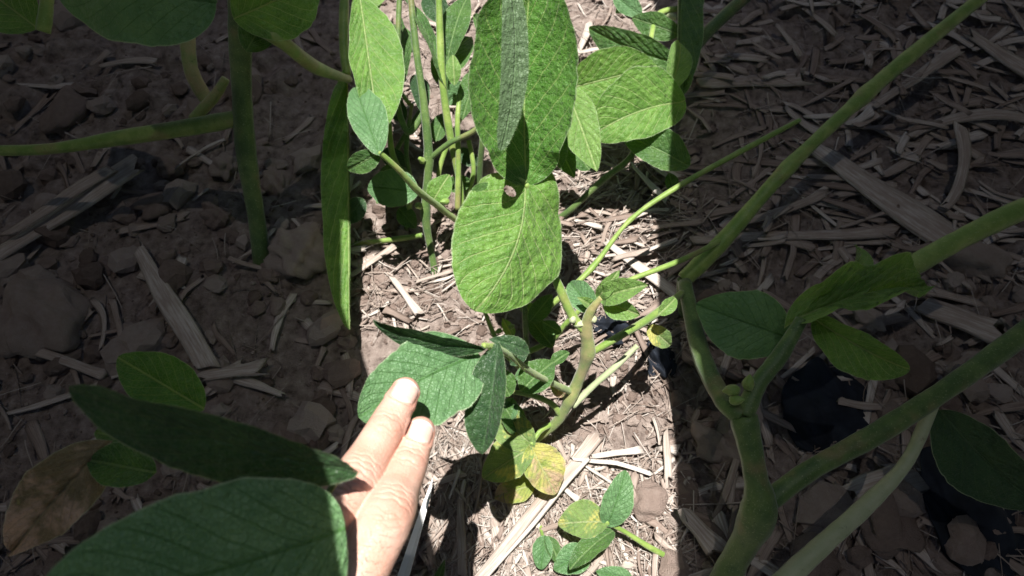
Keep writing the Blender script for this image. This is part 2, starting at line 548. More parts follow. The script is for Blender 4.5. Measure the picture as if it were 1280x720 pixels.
def stem(parent, pts, r, mat='stem', name='petiole', hair=True, nodes=(), rpx=True):
    """pts: (px, py, height) ; r: half width in pixels at each point, or one number"""
    if not isinstance(r, (list, tuple)): r = [r] * len(pts)
    pp = [P(*p) for p in pts]
    path = [(p, rr * scale_at(p)) for p, rr in zip(pp, r)]
    path = spline(path, 9)
    path = [(p, rad * (1 + .02 * math.sin(i * 1.7) + .05 * math.sin(i * .43))) for i, (p, rad) in enumerate(path)]
    for nd in nodes:                       # swollen joints
        q = pp[nd]
        path = [(p, rad * (1 + .28 * math.exp(-((p - q).length / (rad * 2.0 + 1e-6)) ** 2))) for p, rad in path]
    V, Fc = sweep(path, 10, ridg=.05)
    V = [tuple(v) for v in V]
    if hair:
        rr = random.Random(len(pts) * 31 + int(pts[0][0]))
        nL = sum((path[i + 1][0] - path[i][0]).length for i in range(len(path) - 1))
        for q in range(int(nL / .00022)):
            i = rr.randrange(len(path) - 1); fr_ = rr.random()
            p = path[i][0].lerp(path[i + 1][0], fr_); rad = path[i][1] * .95
            tdir = (path[i + 1][0] - path[i][0]).normalized()
            d = Vector((rr.gauss(0, 1), rr.gauss(0, 1), rr.gauss(0, 1))); d = (d - tdir * d.dot(tdir)).normalized()
            sd = tdir.cross(d) * .00005
            e = p + d * rad
            tipp = e + (d + tdir * rr.uniform(-.6, .3)).normalized() * rr.uniform(.0006, .0017)
            k = len(V); V += [tuple(e - sd), tuple(e + sd), tuple(tipp)]; Fc.append((k, k + 1, k + 2))
    return mesh_obj(name, V, Fc, M[mat], parent)


def bud(parent, p, rpx, mat='stem_pale', name='bud', el=1.6, seed=0):
    c = P(*p); r = rpx * scale_at(c)
    bm = bmesh.new(); bmesh.ops.create_icosphere(bm, subdivisions=3, radius=1)
    rr = random.Random(seed)
    d = Vector((rr.gauss(0, 1), rr.gauss(0, 1), rr.gauss(.5, 1))).normalized()
    q = d.to_track_quat('Z', 'Y')
    vs = []
    for v in bm.verts:
        co = v.co.copy(); co.z *= el; co.xy *= (1 - .35 * (co.z / el))
        co *= 1 + .12 * math.sin(co.x * 5 + seed) * math.cos(co.y * 6)
        vs.append(tuple(c + (q @ co) * r))
    fs = [[v.index for v in f.verts] for f in bm.faces]
    bm.free()
    return mesh_obj(name, vs, fs, M[mat], parent)


def root_at(px, py):
    p = P(px, py, 0)
    return Vector((p.x, p.y, float(ground_h(p.x, p.y))))


# ================================================================== PLANT 1: main plant in the middle
pl = thing('soybean_plant', root_at(662, 572), 'tall soybean plant in the middle with a large sunlit leaf with a small hole', 'plant')
# main stem, zigzag from the soil up the picture
stem(pl, [(655, 570, -.005), (668, 552, .02), (697, 526, .05), (712, 500, .075), (722, 478, .09), (735, 442, .12), (733, 412, .14), (738, 390, .155), (752, 372, .165)],
     [4, 5, 6, 6.5, 7, 7.5, 7, 5.5, 4], 'stem_woody', 'main_stem', nodes=(3, 5, 6))
stem(pl, [(728, 412, .14), (714, 393, .15), (700, 362, .165), (684, 325, .18), (668, 270, .20), (658, 230, .222)], [5, 6, 5.5, 5, 3.5, 3], 'stem', 'petiole')
stem(pl, [(738, 442, .12), (775, 420, .13), (812, 398, .11), (853, 366, .06)], [4, 5, 5, 4.5], 'stem', 'branch')
stem(pl, [(716, 508, .07), (742, 482, .08), (770, 458, .09), (797, 432, .10)], [4, 4.2, 4, 3.5], 'stem_pale', 'petiole')
# petiole to the leaflets under the fingers
stem(pl, [(714, 490, .08), (690, 479, .12), (662, 464, .17), (638, 445, .205), (618, 434, .232), (604, 432, .243)], [4.2, 4, 4, 4, 3.8, 3.4], 'stem', 'petiole')
stem(pl, [(702, 522, .055), (690, 505, .07), (665, 494, .08), (642, 490, .085)], [3.6, 3.8, 3.4, 3], 'stem', 'petiole')
stem(pl, [(690, 530, .045), (676, 538, .05), (664, 556, .05)], [3.4, 3.4, 2.6], 'stem', 'petiole')
# large leaf with the hole
def cut2(u, t):
    hole = ((u - .44) / .15) ** 2 + ((t - .125) / .026) ** 2 + .10 * np.sin(u * 40) < 1
    d1 = ((u - 1.0) / .13) ** 2 + ((t - .22) / .05) ** 2 < 1
    d2 = ((u - 1.0) / .22) ** 2 + ((t - .10) / .03) ** 2 < 1
    return hole | d1 | d2
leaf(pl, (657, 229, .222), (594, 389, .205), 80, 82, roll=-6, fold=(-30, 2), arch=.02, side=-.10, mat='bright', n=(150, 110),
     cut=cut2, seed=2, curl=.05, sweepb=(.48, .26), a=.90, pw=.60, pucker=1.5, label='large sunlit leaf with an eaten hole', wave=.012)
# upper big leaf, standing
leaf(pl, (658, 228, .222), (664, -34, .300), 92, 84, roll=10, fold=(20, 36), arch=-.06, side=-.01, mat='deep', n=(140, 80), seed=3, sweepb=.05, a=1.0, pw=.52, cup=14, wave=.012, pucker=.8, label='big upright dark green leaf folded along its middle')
# the third leaflet, edge on, hanging in front
leaf(pl, (636, -34, .335), (626, 188, .275), 20, 17, roll=150, fold=(-6, -24), arch=-.03, side=.05, mat='mid', seed=4, pw=.42, a=1.0, wave=.005, pucker=.5, label='leaflet turned over to its pale grey underside')
stem(pl, [(657, 229, .222), (636, 213, .225), (612, 192, .23)], [2.6, 2.4, 2], 'stem')
leaf(pl, (700, 205, .20), (592, 20, .20), 14, 42, roll=0, fold=(10, 18), mat='mid', seed=5)
# right companion of the big leaf with shadow bands
leaf(pl, (708, 110, .20), (746, 214, .185), 24, 30, roll=-8, fold=(14, 20), mat='light', seed=6, arch=.03)
leaf(pl, (690, 165, .17), (718, 222, .16), 16, 16, roll=0, mat='mid', seed=61)
# three leaflets of the touched leaf
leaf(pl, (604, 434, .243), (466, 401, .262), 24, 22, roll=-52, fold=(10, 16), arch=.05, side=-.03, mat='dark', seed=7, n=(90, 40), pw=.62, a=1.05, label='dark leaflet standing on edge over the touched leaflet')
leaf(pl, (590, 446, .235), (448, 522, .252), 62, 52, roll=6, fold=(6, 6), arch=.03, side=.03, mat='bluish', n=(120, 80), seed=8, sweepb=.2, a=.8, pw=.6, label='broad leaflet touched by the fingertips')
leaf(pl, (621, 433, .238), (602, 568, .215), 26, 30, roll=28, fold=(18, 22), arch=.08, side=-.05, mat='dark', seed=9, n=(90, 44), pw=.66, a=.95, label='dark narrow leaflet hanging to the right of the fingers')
# small shoots at the first node
leaf(pl, (660, 440, .20), (612, 424, .21), 11, 12, roll=20, mat='dark', seed=10, n=(40, 20))
leaf(pl, (654, 486, .13), (692, 452, .13), 20, 22, roll=-14, mat='mid', seed=11, n=(50, 28))
leaf(pl, (648, 470, .10), (690, 470, .09), 18, 22, roll=0, mat='bluish', seed=12, n=(50, 28))
leaf(pl, (636, 492, .085), (618, 460, .09), 17, 17, roll=0, mat='mid', seed=13, n=(50, 28))
# young folded leaf at the top of the stem
leaf(pl, (752, 372, .165), (810, 356, .185), 19, 20, roll=-10, fold=(34, 34), arch=.10, mat='light', seed=14, n=(60, 30), label='young folded leaf at the stem tip')
leaf(pl, (756, 376, .165), (800, 394, .165), 14, 16, roll=10, fold=(20, 20), mat='light', seed=15, n=(50, 26))
leaf(pl, (748, 372, .165), (774, 338, .18), 11, 12, roll=0, fold=(34, 34), mat='light', seed=16, n=(40, 20))
leaf(pl, (742, 388, .15), (712, 352, .14), 17, 17, roll=0, mat='bluish', seed=17, n=(50, 26))
bud(pl, (724, 405, .145), 5, 'stem_pale', seed=2); bud(pl, (742, 398, .15), 4, 'stem_pale', seed=3); bud(pl, (716, 398, .15), 4, 'stem_pale', seed=4)
for k, (x0, y0, h0, x1, y1, h1, w_, rl, mt_) in enumerate([(742, 385, .15, 722, 372, .16, 8, 20, 'light'), (700, 415, .10, 678, 402, .10, 9, 0, 'mid'), (690, 455, .12, 712, 440, .12, 9, -20, 'mid'),
        (640, 455, .15, 658, 432, .15, 10, 10, 'dark'), (825, 392, .13, 845, 372, .13, 10, 10, 'light'), (812, 410, .10, 838, 432, .09, 14, 0, 'yellowing'), (690, 480, .06, 706, 495, .05, 9, 0, 'yellow'), (640, 500, .06, 628, 528, .05, 14, 0, 'bluish'), (648, 540, .05, 625, 500, .06, 17, 20, 'mid')]):
    leaf(pl, (x0, y0, h0), (x1, y1, h1), w_, w_, roll=rl, fold=(22, 26), mat=mt_, seed=600 + k, n=(44, 24))
# yellowing old leaf near the soil
leaf(pl, (664, 557, .05), (612, 502, .05), 25, 22, roll=-10, mat='yellowing', seed=18, n=(60, 34), arch=.06, label='green leaflet turning yellow at its edge')
leaf(pl, (662, 560, .05), (604, 598, .035), 24, 28, roll=10, mat='yellowing', seed=19, n=(70, 40), wave=.05, arch=.05, label='grey green and yellow mottled leaflet')
leaf(pl, (664, 560, .05), (694, 618, .035), 30, 24, roll=-8, mat='yellow', seed=20, n=(70, 40), wave=.05, arch=.08, label='yellow leaflet with a pinkish brown tip')
leaf(pl, (666, 606, .02), (618, 622, .012), 16, 18, roll=5, mat='yellow', seed=21, n=(50, 30), wave=.07, label='yellow brown withered leaflet on the straw')
leaf(pl, (640, 580, .02), (612, 566, .02), 9, 9, roll=0, mat='yellow', seed=22, n=(30, 18))

# lower shoots in the middle
ps = thing('soybean_seedling', root_at(662, 470), 'small green shoot behind the main stem under the big leaf', 'seedling')
stem(ps, [(662, 470, -.005), (658, 430, .04), (656, 395, .07), (655, 360, .09)], [4, 4, 3.5, 3], 'stem_dark', 'main_stem')
stem(ps, [(652, 462, .02), (632, 444, .05), (618, 420, .07), (606, 390, .09)], [3, 3, 3, 2.6], 'stem')
stem(ps, [(665, 400, .06), (700, 372, .075), (740, 335, .085), (788, 275, .09), (850, 232, .10), (925, 190, .11), (1000, 150, .12)], [4, 4, 3.4, 3, 3.6, 3.6, 3], 'stem', 'branch', nodes=(2, 3))
stem(ps, [(660, 440, .04), (690, 425, .05), (712, 400, .07), (760, 362, .09), (850, 326, .09), (903, 300, .072)], [3.6, 3.6, 3.4, 3, 3.6, 3.4], 'stem', 'branch')
leaf(ps, (664, 400, .07), (690, 368, .08), 12, 13, mat='mid', seed=23, n=(40, 24))
leaf(ps, (668, 398, .06), (650, 372, .07), 9, 9, mat='bright', seed=24, n=(40, 20))
leaf(ps, (690, 432, .05), (660, 395, .05), 12, 13, mat='mid', seed=25, n=(40, 24))
leaf(ps, (640, 420, .05), (628, 398, .06), 7, 8, mat='light', seed=26, n=(30, 18))
for k, (x, y) in enumerate(((623, 414), (632, 424), (650, 378), (668, 384), (640, 408))): bud(ps, (x, y, .06), 3, 'stem', seed=k + 10)

# ================================================================== PLANT 2: back left plant
pb = thing('soybean_plant', root_at(542, 345), 'soybean plant behind the fingers with thin yellow green stems and a leaf at the left', 'plant')
stem(pb, [(545, 352, -.005), (541, 325, .01), (532, 268, .045), (536, 200, .085), (530, 130, .12), (520, 60, .15), (512, -20, .18)], [4.5, 4.5, 5, 5.5, 5, 4.5, 4], 'stem_dark', 'main_stem', nodes=(2, 3))
stem(pb, [(578, 285, .03), (575, 232, .06), (562, 165, .10), (553, 100, .135), (550, 40, .16), (548, -30, .19)], [3.5, 4.2, 4.8, 4.8, 4.6, 4.2], 'stem', 'branch')
stem(pb, [(572, 262, .05), (573, 200, .085), (572, 150, .11), (575, 118, .12)], [3.5, 3.6, 3.2, 3], 'stem', 'branch')
stem(pb, [(574, 278, .03), (548, 258, .07), (522, 238, .11), (498, 212, .14), (474, 190, .16)], [3.6, 4.4, 4.4, 4, 3], 'stem')
stem(pb, [(430, 306, .005), (470, 302, .012), (500, 298, .018), (527, 294, .03)], [3.5, 3.5, 3.5, 3.2], 'stem')
stem(pb, [(530, 140, .11), (510, 165, .10), (495, 120, .12), (497, 60, .14), (500, -20, .17)], [3.6, 4, 4, 3.6, 3.4], 'stem_dark')
stem(pb, [(512, 262, .03), (505, 225, .05), (490, 190, .07), (486, 140, .09)], [3.4, 3.6, 3.6, 3], 'stem')
stem(pb, [(536, 200, .085), (560, 180, .10), (590, 165, .11), (612, 148, .12)], [3.4, 3.6, 3.4, 3], 'stem_dark')
stem(pb, [(598, 240, .02), (600, 205, .05), (604, 165, .08), (606, 120, .10)], [4, 4, 3.8, 3.2], 'stem_dark')
stem(pb, [(582, 250, .02), (592, 215, .05), (586, 175, .07)], [3, 3.2, 3], 'stem')
leaf(pb, (450, -4, .175), (474, 170, .145), 44, 24, roll=-6, fold=(8, 12), arch=.02, mat='bright', seed=30, n=(90, 50), a=.95, label='sunlit leaflet at the left edge of the open strip')
leaf(pb, (473, 190, .16), (444, 108, .15), 20, 26, roll=0, mat='bluish', seed=31, n=(70, 40), fold=(6, 10))
leaf(pb, (473, 192, .155), (434, 212, .14), 14, 14, roll=-4, mat='mid', seed=32, n=(50, 30))
leaf(pb, (519, 240, .08), (459, 234, .07), 24, 26, roll=10, mat='bluish', seed=33, n=(70, 40), fold=(4, 8))
leaf(pb, (512, 222, .06), (474, 214, .05), 10, 12, roll=10, mat='mid', seed=34, n=(40, 20))
leaf(pb, (541, 252, .07), (562, 218, .08), 15, 15, roll=-10, mat='bright', seed=35, n=(50, 30))
leaf(pb, (560, 110, .13), (502, -6, .16), 15, 15, roll=60, mat='mid', seed=36, n=(60, 30), side=-.08)
leaf(pb, (548, 100, .12), (588, 45, .12), 22, 24, roll=-30, mat='mid', seed=37, n=(60, 30))
leaf(pb, (500, 105, .12), (495, 12, .13), 8, 10, roll=50, mat='mid', seed=38, n=(60, 26))
leaf(pb, (568, 104, .14), (566, 68, .15), 10, 9, roll=0, mat='light', seed=39, n=(40, 20))
leaf(pb, (560, 70, .14), (585, -5, .15), 18, 18, roll=-20, mat='mid', seed=40, n=(60, 30))
leaf(pb, (478, -22, .17), (440, 18, .165), 16, 20, roll=0, mat='light', seed=41, n=(50, 30), wave=.05)
leaf(pb, (470, 10, .16), (462, -25, .16), 14, 14, roll=0, mat='light', seed=411, n=(50, 30), wave=.05)
leaf(pb, (600, 90, .12), (578, 150, .11), 16, 16, roll=20, mat='mid', seed=42, n=(50, 26))
leaf(pb, (520, 95, .10), (530, 145, .09), 12, 13, roll=-20, mat='dark', seed=43, n=(40, 22))
leaf(pb, (583, 108, .06), (556, 130, .05), 13, 15, roll=0, mat='bluish', seed=431, n=(40, 22))
leaf(pb, (600, 250, .04), (628, 216, .05), 15, 16, roll=0, mat='light', seed=432, n=(40, 22))
leaf(pb, (560, 232, .04), (590, 226, .04), 11, 12, roll=0, mat='mid', seed=433, n=(40, 22))
for k, (x, y) in enumerate(((527, 200), (524, 258), (531, 122), (556, 252))): bud(pb, (x, y, .09), 4, 'stem', seed=k + 30)

for k, (x0, y0, h0, x1, y1, h1, w_, rl, mt_) in enumerate([(505, 150, .07, 478, 120, .07, 14, 10, 'dark'), (545, 175, .06, 560, 140, .06, 12, -20, 'mid'), (596, 205, .05, 570, 186, .05, 10, 0, 'dark'),
        (500, 262, .03, 520, 285, .02, 12, 0, 'mid'), (612, 232, .06, 590, 262, .05, 15, 0, 'mid'), (520, 60, .10, 470, 40, .10, 16, 20, 'mid'), (480, 190, .05, 508, 208, .04, 13, 0, 'dark'),
        (452, 250, .04, 432, 280, .03, 14, 0, 'dark'), (560, 30, .09, 530, -10, .09, 15, 0, 'dark')]):
    leaf(pb, (x0, y0, h0), (x1, y1, h1), w_, w_, roll=rl, mat=mt_, seed=440 + k, n=(44, 24))
stem(pb, [(505, 300, .0), (515, 240, .04), (508, 190, .07), (515, 130, .09)], [3, 3.2, 3, 2.6], 'stem_dark')
stem(pb, [(555, 270, .0), (548, 230, .03), (556, 190, .05), (590, 120, .08)], [2.6, 3, 3, 2.6], 'stem')
stem(pb, [(470, 260, .0), (484, 215, .03), (500, 180, .05), (530, 130, .07)], [2.6, 3, 3, 2.4], 'stem_dark')
stem(pb, [(440, 60, .10), (480, 90, .09), (512, 130, .09)], [2.4, 2.6, 2.6], 'stem')

# ================================================================== PLANT 3: right plant
pr = thing('soybean_plant', root_at(770, 232), 'broad leaved soybean plant at the upper right above the straw', 'plant')
stem(pr, [(700, 272, -.004), (718, 258, 0.011), (752, 226, 0.033), (788, 196, 0.055), (800, 160, 0.072), (806, 110, 0.083)], [4, 4, 4.2, 4, 3.5, 3], 'stem_dark', 'main_stem')
stem(pr, [(806, 110, 0.083), (812, 60, 0.077), (822, 20, 0.066), (850, 10, 0.066)], [3, 3, 4, 4], 'stem')
stem(pr, [(798, 28, 0.055), (812, 26, 0.061), (828, 18, 0.061), (846, 22, 0.061)], [4, 4.5, 4.5, 4], 'stem_pale')
leaf(pr, (705, 112, 0.094), (822, 82, 0.096), 36, 52, roll=4, fold=(12, 6), arch=.05, mat='bright', seed=50, n=(100, 60), a=.9)
leaf(pr, (850, 128, 0.102), (736, 172, 0.096), 34, 54, roll=0, fold=(10, 14), arch=.07, side=.06, mat='bright', seed=51, n=(110, 70), a=.8, pw=.6, label='bright broad leaflet with a raised quilted surface')
leaf(pr, (842, 78, 0.083), (736, 34, 0.077), 30, 22, roll=-20, fold=(16, 8), mat='mid', seed=52, n=(80, 40))
leaf(pr, (858, 206, 0.077), (776, 168, 0.080), 22, 26, roll=14, fold=(6, 20), mat='mid', seed=53, n=(70, 40))
leaf(pr, (838, 110, 0.102), (850, 52, 0.105), 22, 16, roll=30, fold=(22, 22), mat='light', seed=54, n=(60, 34))
leaf(pr, (846, 42, 0.072), (790, 22, 0.066), 16, 16, roll=0, mat='mid', seed=55, n=(50, 30))
leaf(pr, (800, 18, 0.061), (766, -8, 0.055), 12, 14, roll=0, mat='bluish', seed=56, n=(50, 26))
leaf(pr, (735, 210, 0.066), (705, 172, 0.072), 16, 16, roll=10, mat='mid', seed=57, n=(50, 26))
leaf(pr, (790, 0, 0.055), (770, 16, 0.050), 10, 12, roll=0, mat='bluish', seed=58, n=(40, 22))
leaf(pr, (842, 238, 0.050), (836, 216, 0.055), 8, 9, mat='mid', seed=59, n=(30, 18))

# ================================================================== seedling lower right
sr = thing('soybean_seedling', root_at(850, 712), 'small seedling with rounded leaves on the straw at the lower right', 'seedling')
stem(sr, [(862, 712, .0), (842, 700, .012), (812, 684, .025), (780, 664, .035), (757, 652, .045)], [4, 4, 3.6, 3, 2.6], 'stem')
leaf(sr, (760, 655, .045), (782, 588, .06), 18, 20, roll=10, fold=(14, 10), mat='bluish', seed=70, n=(60, 36), pw=.58)
leaf(sr, (756, 652, .045), (697, 655, .04), 20, 26, roll=10, fold=(12, 8), mat='yellowing', seed=71, n=(70, 40), wave=.04, arch=.1, label='yellow and green mottled seedling leaflet')
leaf(sr, (764, 664, .045), (712, 712, .05), 16, 15, roll=24, fold=(14, 10), mat='mid', seed=72, n=(60, 30), pw=.58)
leaf(sr, (735, 690, .02), (692, 712, .02), 18, 20, roll=0, mat='bluish', seed=73, n=(50, 30))
sl = thing('soybean_seedling', root_at(680, 690), 'tiny pale green seedling at the bottom beside the thick stalk', 'seedling')
stem(sl, [(676, 640, .0), (676, 660, .012), (680, 674, .02)], [2.4, 2.4, 2.2], 'stem')
leaf(sl, (681, 672, .022), (676, 712, .02), 12, 14, roll=0, mat='bluish', seed=74, n=(40, 26), pw=.55)
leaf(sl, (684, 672, .02), (700, 706, .02), 9, 11, roll=-20, mat='mid', seed=75, n=(40, 22))
leaf(sl, (790, 726, .02), (745, 714, .02), 12, 12, roll=0, mat='bluish', seed=76, n=(40, 22))
leaf(sl, (540, 745, .02), (556, 700, .02), 6, 6, roll=0, mat='mid', seed=77, n=(30, 16))

# ================================================================== PLANT: left, shaded, large leaves close to the camera
pd = thing('soybean_plant', root_at(300, 700), 'shaded soybean plant at the lower left with large dark leaves', 'plant')
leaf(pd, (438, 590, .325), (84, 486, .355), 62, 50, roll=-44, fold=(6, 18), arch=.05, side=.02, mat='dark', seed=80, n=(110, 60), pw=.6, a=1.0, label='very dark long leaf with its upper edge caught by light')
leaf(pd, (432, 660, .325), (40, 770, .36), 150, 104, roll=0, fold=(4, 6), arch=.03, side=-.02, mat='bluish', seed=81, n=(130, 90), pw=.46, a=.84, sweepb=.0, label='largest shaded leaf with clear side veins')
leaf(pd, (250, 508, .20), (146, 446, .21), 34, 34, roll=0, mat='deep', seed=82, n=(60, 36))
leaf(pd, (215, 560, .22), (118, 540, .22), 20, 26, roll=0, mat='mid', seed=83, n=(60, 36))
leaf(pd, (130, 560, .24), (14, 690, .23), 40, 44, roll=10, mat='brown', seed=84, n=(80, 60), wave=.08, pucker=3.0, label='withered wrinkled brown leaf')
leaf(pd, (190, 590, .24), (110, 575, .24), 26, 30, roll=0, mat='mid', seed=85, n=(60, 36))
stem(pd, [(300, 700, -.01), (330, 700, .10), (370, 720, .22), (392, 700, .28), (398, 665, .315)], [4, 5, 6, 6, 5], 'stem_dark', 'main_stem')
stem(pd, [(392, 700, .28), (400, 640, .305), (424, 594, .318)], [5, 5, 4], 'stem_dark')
# upper left shaded plant
pu = thing('soybean_plant', root_at(318, 330), 'shaded soybean plant at the upper left with dark upright stems', 'plant')
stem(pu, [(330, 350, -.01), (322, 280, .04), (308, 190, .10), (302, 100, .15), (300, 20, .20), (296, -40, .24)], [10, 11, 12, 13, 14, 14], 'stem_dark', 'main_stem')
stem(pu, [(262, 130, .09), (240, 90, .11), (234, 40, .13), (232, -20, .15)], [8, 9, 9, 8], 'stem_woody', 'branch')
stem(pu, [(-30, 188, .10), (60, 186, .10), (150, 172, .10), (240, 158, .11), (304, 146, .125)], [6, 7, 9, 11, 9], 'stem', 'branch')
stem(pu, [(300, 20, .20), (350, 50, .20), (395, 84, .14), (436, 99, .075)], [9, 9, 8, 5], 'stem')
stem(pu, [(240, 150, .10), (268, 120, .11), (282, 98, .12)], [6, 7, 5], 'stem_woody', 'bud')
leaf(pu, (262, 2, .24), (70, -22, .24), 62, 50, roll=0, fold=(4, 8), mat='bluish', seed=90, n=(90, 50), pw=.5)
leaf(pu, (300, 20, .22), (400, -30, .22), 46, 46, roll=10, mat='bright', seed=91, n=(80, 40))
leaf(pu, (310, 60, .19), (350, 0, .19), 26, 26, roll=-10, mat='mid', seed=92, n=(60, 30))
leaf(pu, (40, 30, .2), (-40, -30, .2), 46, 46, roll=0, mat='bright', seed=93, n=(60, 30))
stem(pu, [(54, 40, .2), (58, 10, .21), (60, -20, .22)], [8, 8, 8], 'stem')
leaf(pu, (434, 92, .07), (437, 412, .045), 2, 33, roll=0, fold=(4, 10), arch=.02, side=0, mat='bright', seed=94, n=(110, 40), pw=.55, a=1.0, label='narrow green leaf half on edge beside the open strip')
stem(pu, [(434, 94, .07), (430, 60, .08), (430, 20, .09), (432, -40, .10)], [5, 6, 6, 5], 'stem')

# right shaded plant
pg = thing('soybean_plant', root_at(905, 735), 'shaded soybean plant at the right with a thick forked hairy stem', 'plant')
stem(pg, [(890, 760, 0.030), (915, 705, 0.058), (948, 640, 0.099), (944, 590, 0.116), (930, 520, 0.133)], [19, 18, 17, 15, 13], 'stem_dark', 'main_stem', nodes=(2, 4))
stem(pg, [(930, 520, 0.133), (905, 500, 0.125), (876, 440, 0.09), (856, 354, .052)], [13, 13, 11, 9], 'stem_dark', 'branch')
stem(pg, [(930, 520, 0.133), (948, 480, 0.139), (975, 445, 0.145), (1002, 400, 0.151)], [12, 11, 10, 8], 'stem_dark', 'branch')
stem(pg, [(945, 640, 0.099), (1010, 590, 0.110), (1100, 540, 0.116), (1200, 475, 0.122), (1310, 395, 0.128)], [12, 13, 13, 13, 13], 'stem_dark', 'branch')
stem(pg, [(970, 735, 0.081), (1030, 680, 0.087), (1085, 630, 0.090), (1135, 575, .10), (1168, 500, .118)], [12, 12, 10, 8, 7], 'stem_pale', 'petiole')
leaf(pg, (996, 396, 0.151), (1165, 360, 0.157), 44, 46, roll=-24, fold=(58, 50), arch=.16, wave=.09, mat='light', seed=100, n=(80, 44), label='half unfolded young leaf with pleats', pucker=5)
leaf(pg, (1020, 400, 0.145), (1138, 462, 0.139), 26, 36, roll=10, fold=(38, 28), arch=.2, wave=.05, mat='bright', seed=101, n=(70, 40))
leaf(pg, (1010, 390, 0.151), (1070, 306, 0.151), 26, 28, roll=30, fold=(55, 45), wave=.08, arch=.2, mat='light', seed=102, n=(50, 30))
leaf(pg, (980, 420, 0.116), (870, 380, 0.110), 46, 40, roll=0, mat='bluish', seed=103, n=(70, 40))
leaf(pg, (1180, 520, 0.104), (1310, 640, 0.093), 40, 50, roll=20, mat='dark', seed=104, n=(70, 40))
for k, (x, y, r_) in enumerate(((914, 488, 7), (936, 478, 7), (921, 500, 6), (1003, 388, 7))): bud(pg, (x, y, .145), r_, 'stem', seed=k + 50)
ph = thing('soybean_plant', root_at(856, 395), 'shaded soybean shoot at the upper right with a long diagonal stem', 'plant')
stem(ph, [(855, 350, .05), (905, 300, .07), (985, 210, .10), (1080, 120, .11), (1150, 60, .12), (1260, -30, .13)], [10, 11, 8, 9, 9, 8], 'stem', 'main_stem', nodes=(2, 3))
stem(ph, [(1120, 345, .16), (1190, 305, .165), (1260, 270, .17), (1330, 240, .17)], [12, 13, 13, 12], 'stem', 'branch')
stem(ph, [(856, 395, -.01), (852, 375, .025), (855, 350, .05)], [6, 7, 8], 'stem_dark', 'main_stem')
stem(ph, [(852, 80, .08), (890, 35, .09), (950, -20, .10)], [7, 8, 8], 'stem_dark', 'petiole')
leaf(ph, (852, -60, .10), (850, 124, .085), 28, 2, roll=0, fold=(10, 4), arch=.02, mat='mid', seed=110, n=(90, 40), pw=.6, a=1.0, label='upright leaf edge with a pale hairy rim')
stem(ph, [(852, 80, .08), (852, 0, .09), (853, -60, .10)], [5, 5, 5], 'stem_dark', 'petiole')


# ------------------------------------------------------------------ straw
def straw_geo(a, b, r, flat=.35, bend=0.0, tone=.5, seed=0, split=True):
    """one piece of stalk or leaf residue, from a to b (Vectors)"""
    rr = random.Random(seed)
    L = (b - a).length
    ax = (b - a).normalized()
    sd = ax.cross(Vector((0, 0, 1)))
    if sd.length < 1e-3: sd = Vector((1, 0, 0))
    sd.normalize(); nn = sd.cross(ax)
    n = max(4, min(16, int(L / .006)))
    sides = 7 if r > .002 else 5
    V = []; UV = []; Fc = []
    ph = rr.uniform(0, 6)
    kink = rr.random() < .4; kk = rr.uniform(.25, .75)
    fr0 = [rr.uniform(-1, 1) for _ in range(sides)]; fr1 = [rr.uniform(-1, 1) for _ in range(sides)]
    for i in range(n + 1):
        t = i / n
        c = a.lerp(b, t) + sd * (bend * L * (min(t / kk, (1 - t) / (1 - kk)) if kink else 4 * t * (1 - t)) + .004 * L * math.sin(t * 9 + ph)) + nn * (.008 * L * math.sin(t * 6 + ph))
        w = r * (1 + .10 * math.sin(t * 7 + ph)) * (.75 + .5 * t)
        for k in range(sides):
            an = 2 * math.pi * k / sides
            x_ = math.cos(an) * w * (1 + .1 * math.sin(ph + k * 2))
            z_ = math.sin(an) * w * flat
            if split and math.sin(an) > 0: z_ *= .5 - .8 * math.cos(an) ** 2 * 0
            V.append(c + sd * x_ + nn * z_ + ax * (fr0[k] * r * 1.3 if i == 0 else fr1[k] * r * 1.3 if i == n else 0))
            UV.append((k / sides + ph, t * L * 20))
    for i in range(n):
        for k in range(sides):
            k2 = (k + 1) % sides
            Fc.append((i * sides + k, i * sides + k2, (i + 1) * sides + k2, (i + 1) * sides + k))
    Fc.append(tuple(range(sides))[::-1]); Fc.append(tuple(n * sides + k for k in range(sides)))
    return V, Fc, UV, [tone] * len(V)


def gpoint(px, py, up=.0):
    p = P(px, py, 0)
    for _ in range(3):
        p = P(px, py, float(ground_h(p.x, p.y)) + up)
    return p


def straw(px0, py0, px1, py1, wpx, tone, label, name='stalk_piece', cat='stalk', up=.004, bend=.0, flat=.4, group='dry stalk pieces lying on the soil', up2=None):
    a = gpoint(px0, py0, up); b = gpoint(px1, py1, up if up2 is None else up2)
    r = wpx * .5 * scale_at((a + b) / 2)
    V, Fc, UV, TN = straw_geo(a, b, r, flat, bend, tone, int(px0 * 7 + py1))
    c = (a + b) / 2
    o = mesh_obj(name, [tuple(v - c) for v in V], Fc, M['straw'], uvs={'fibre': UV}, attr=TN)
    o.location = c
    tag(o, label, cat, group)


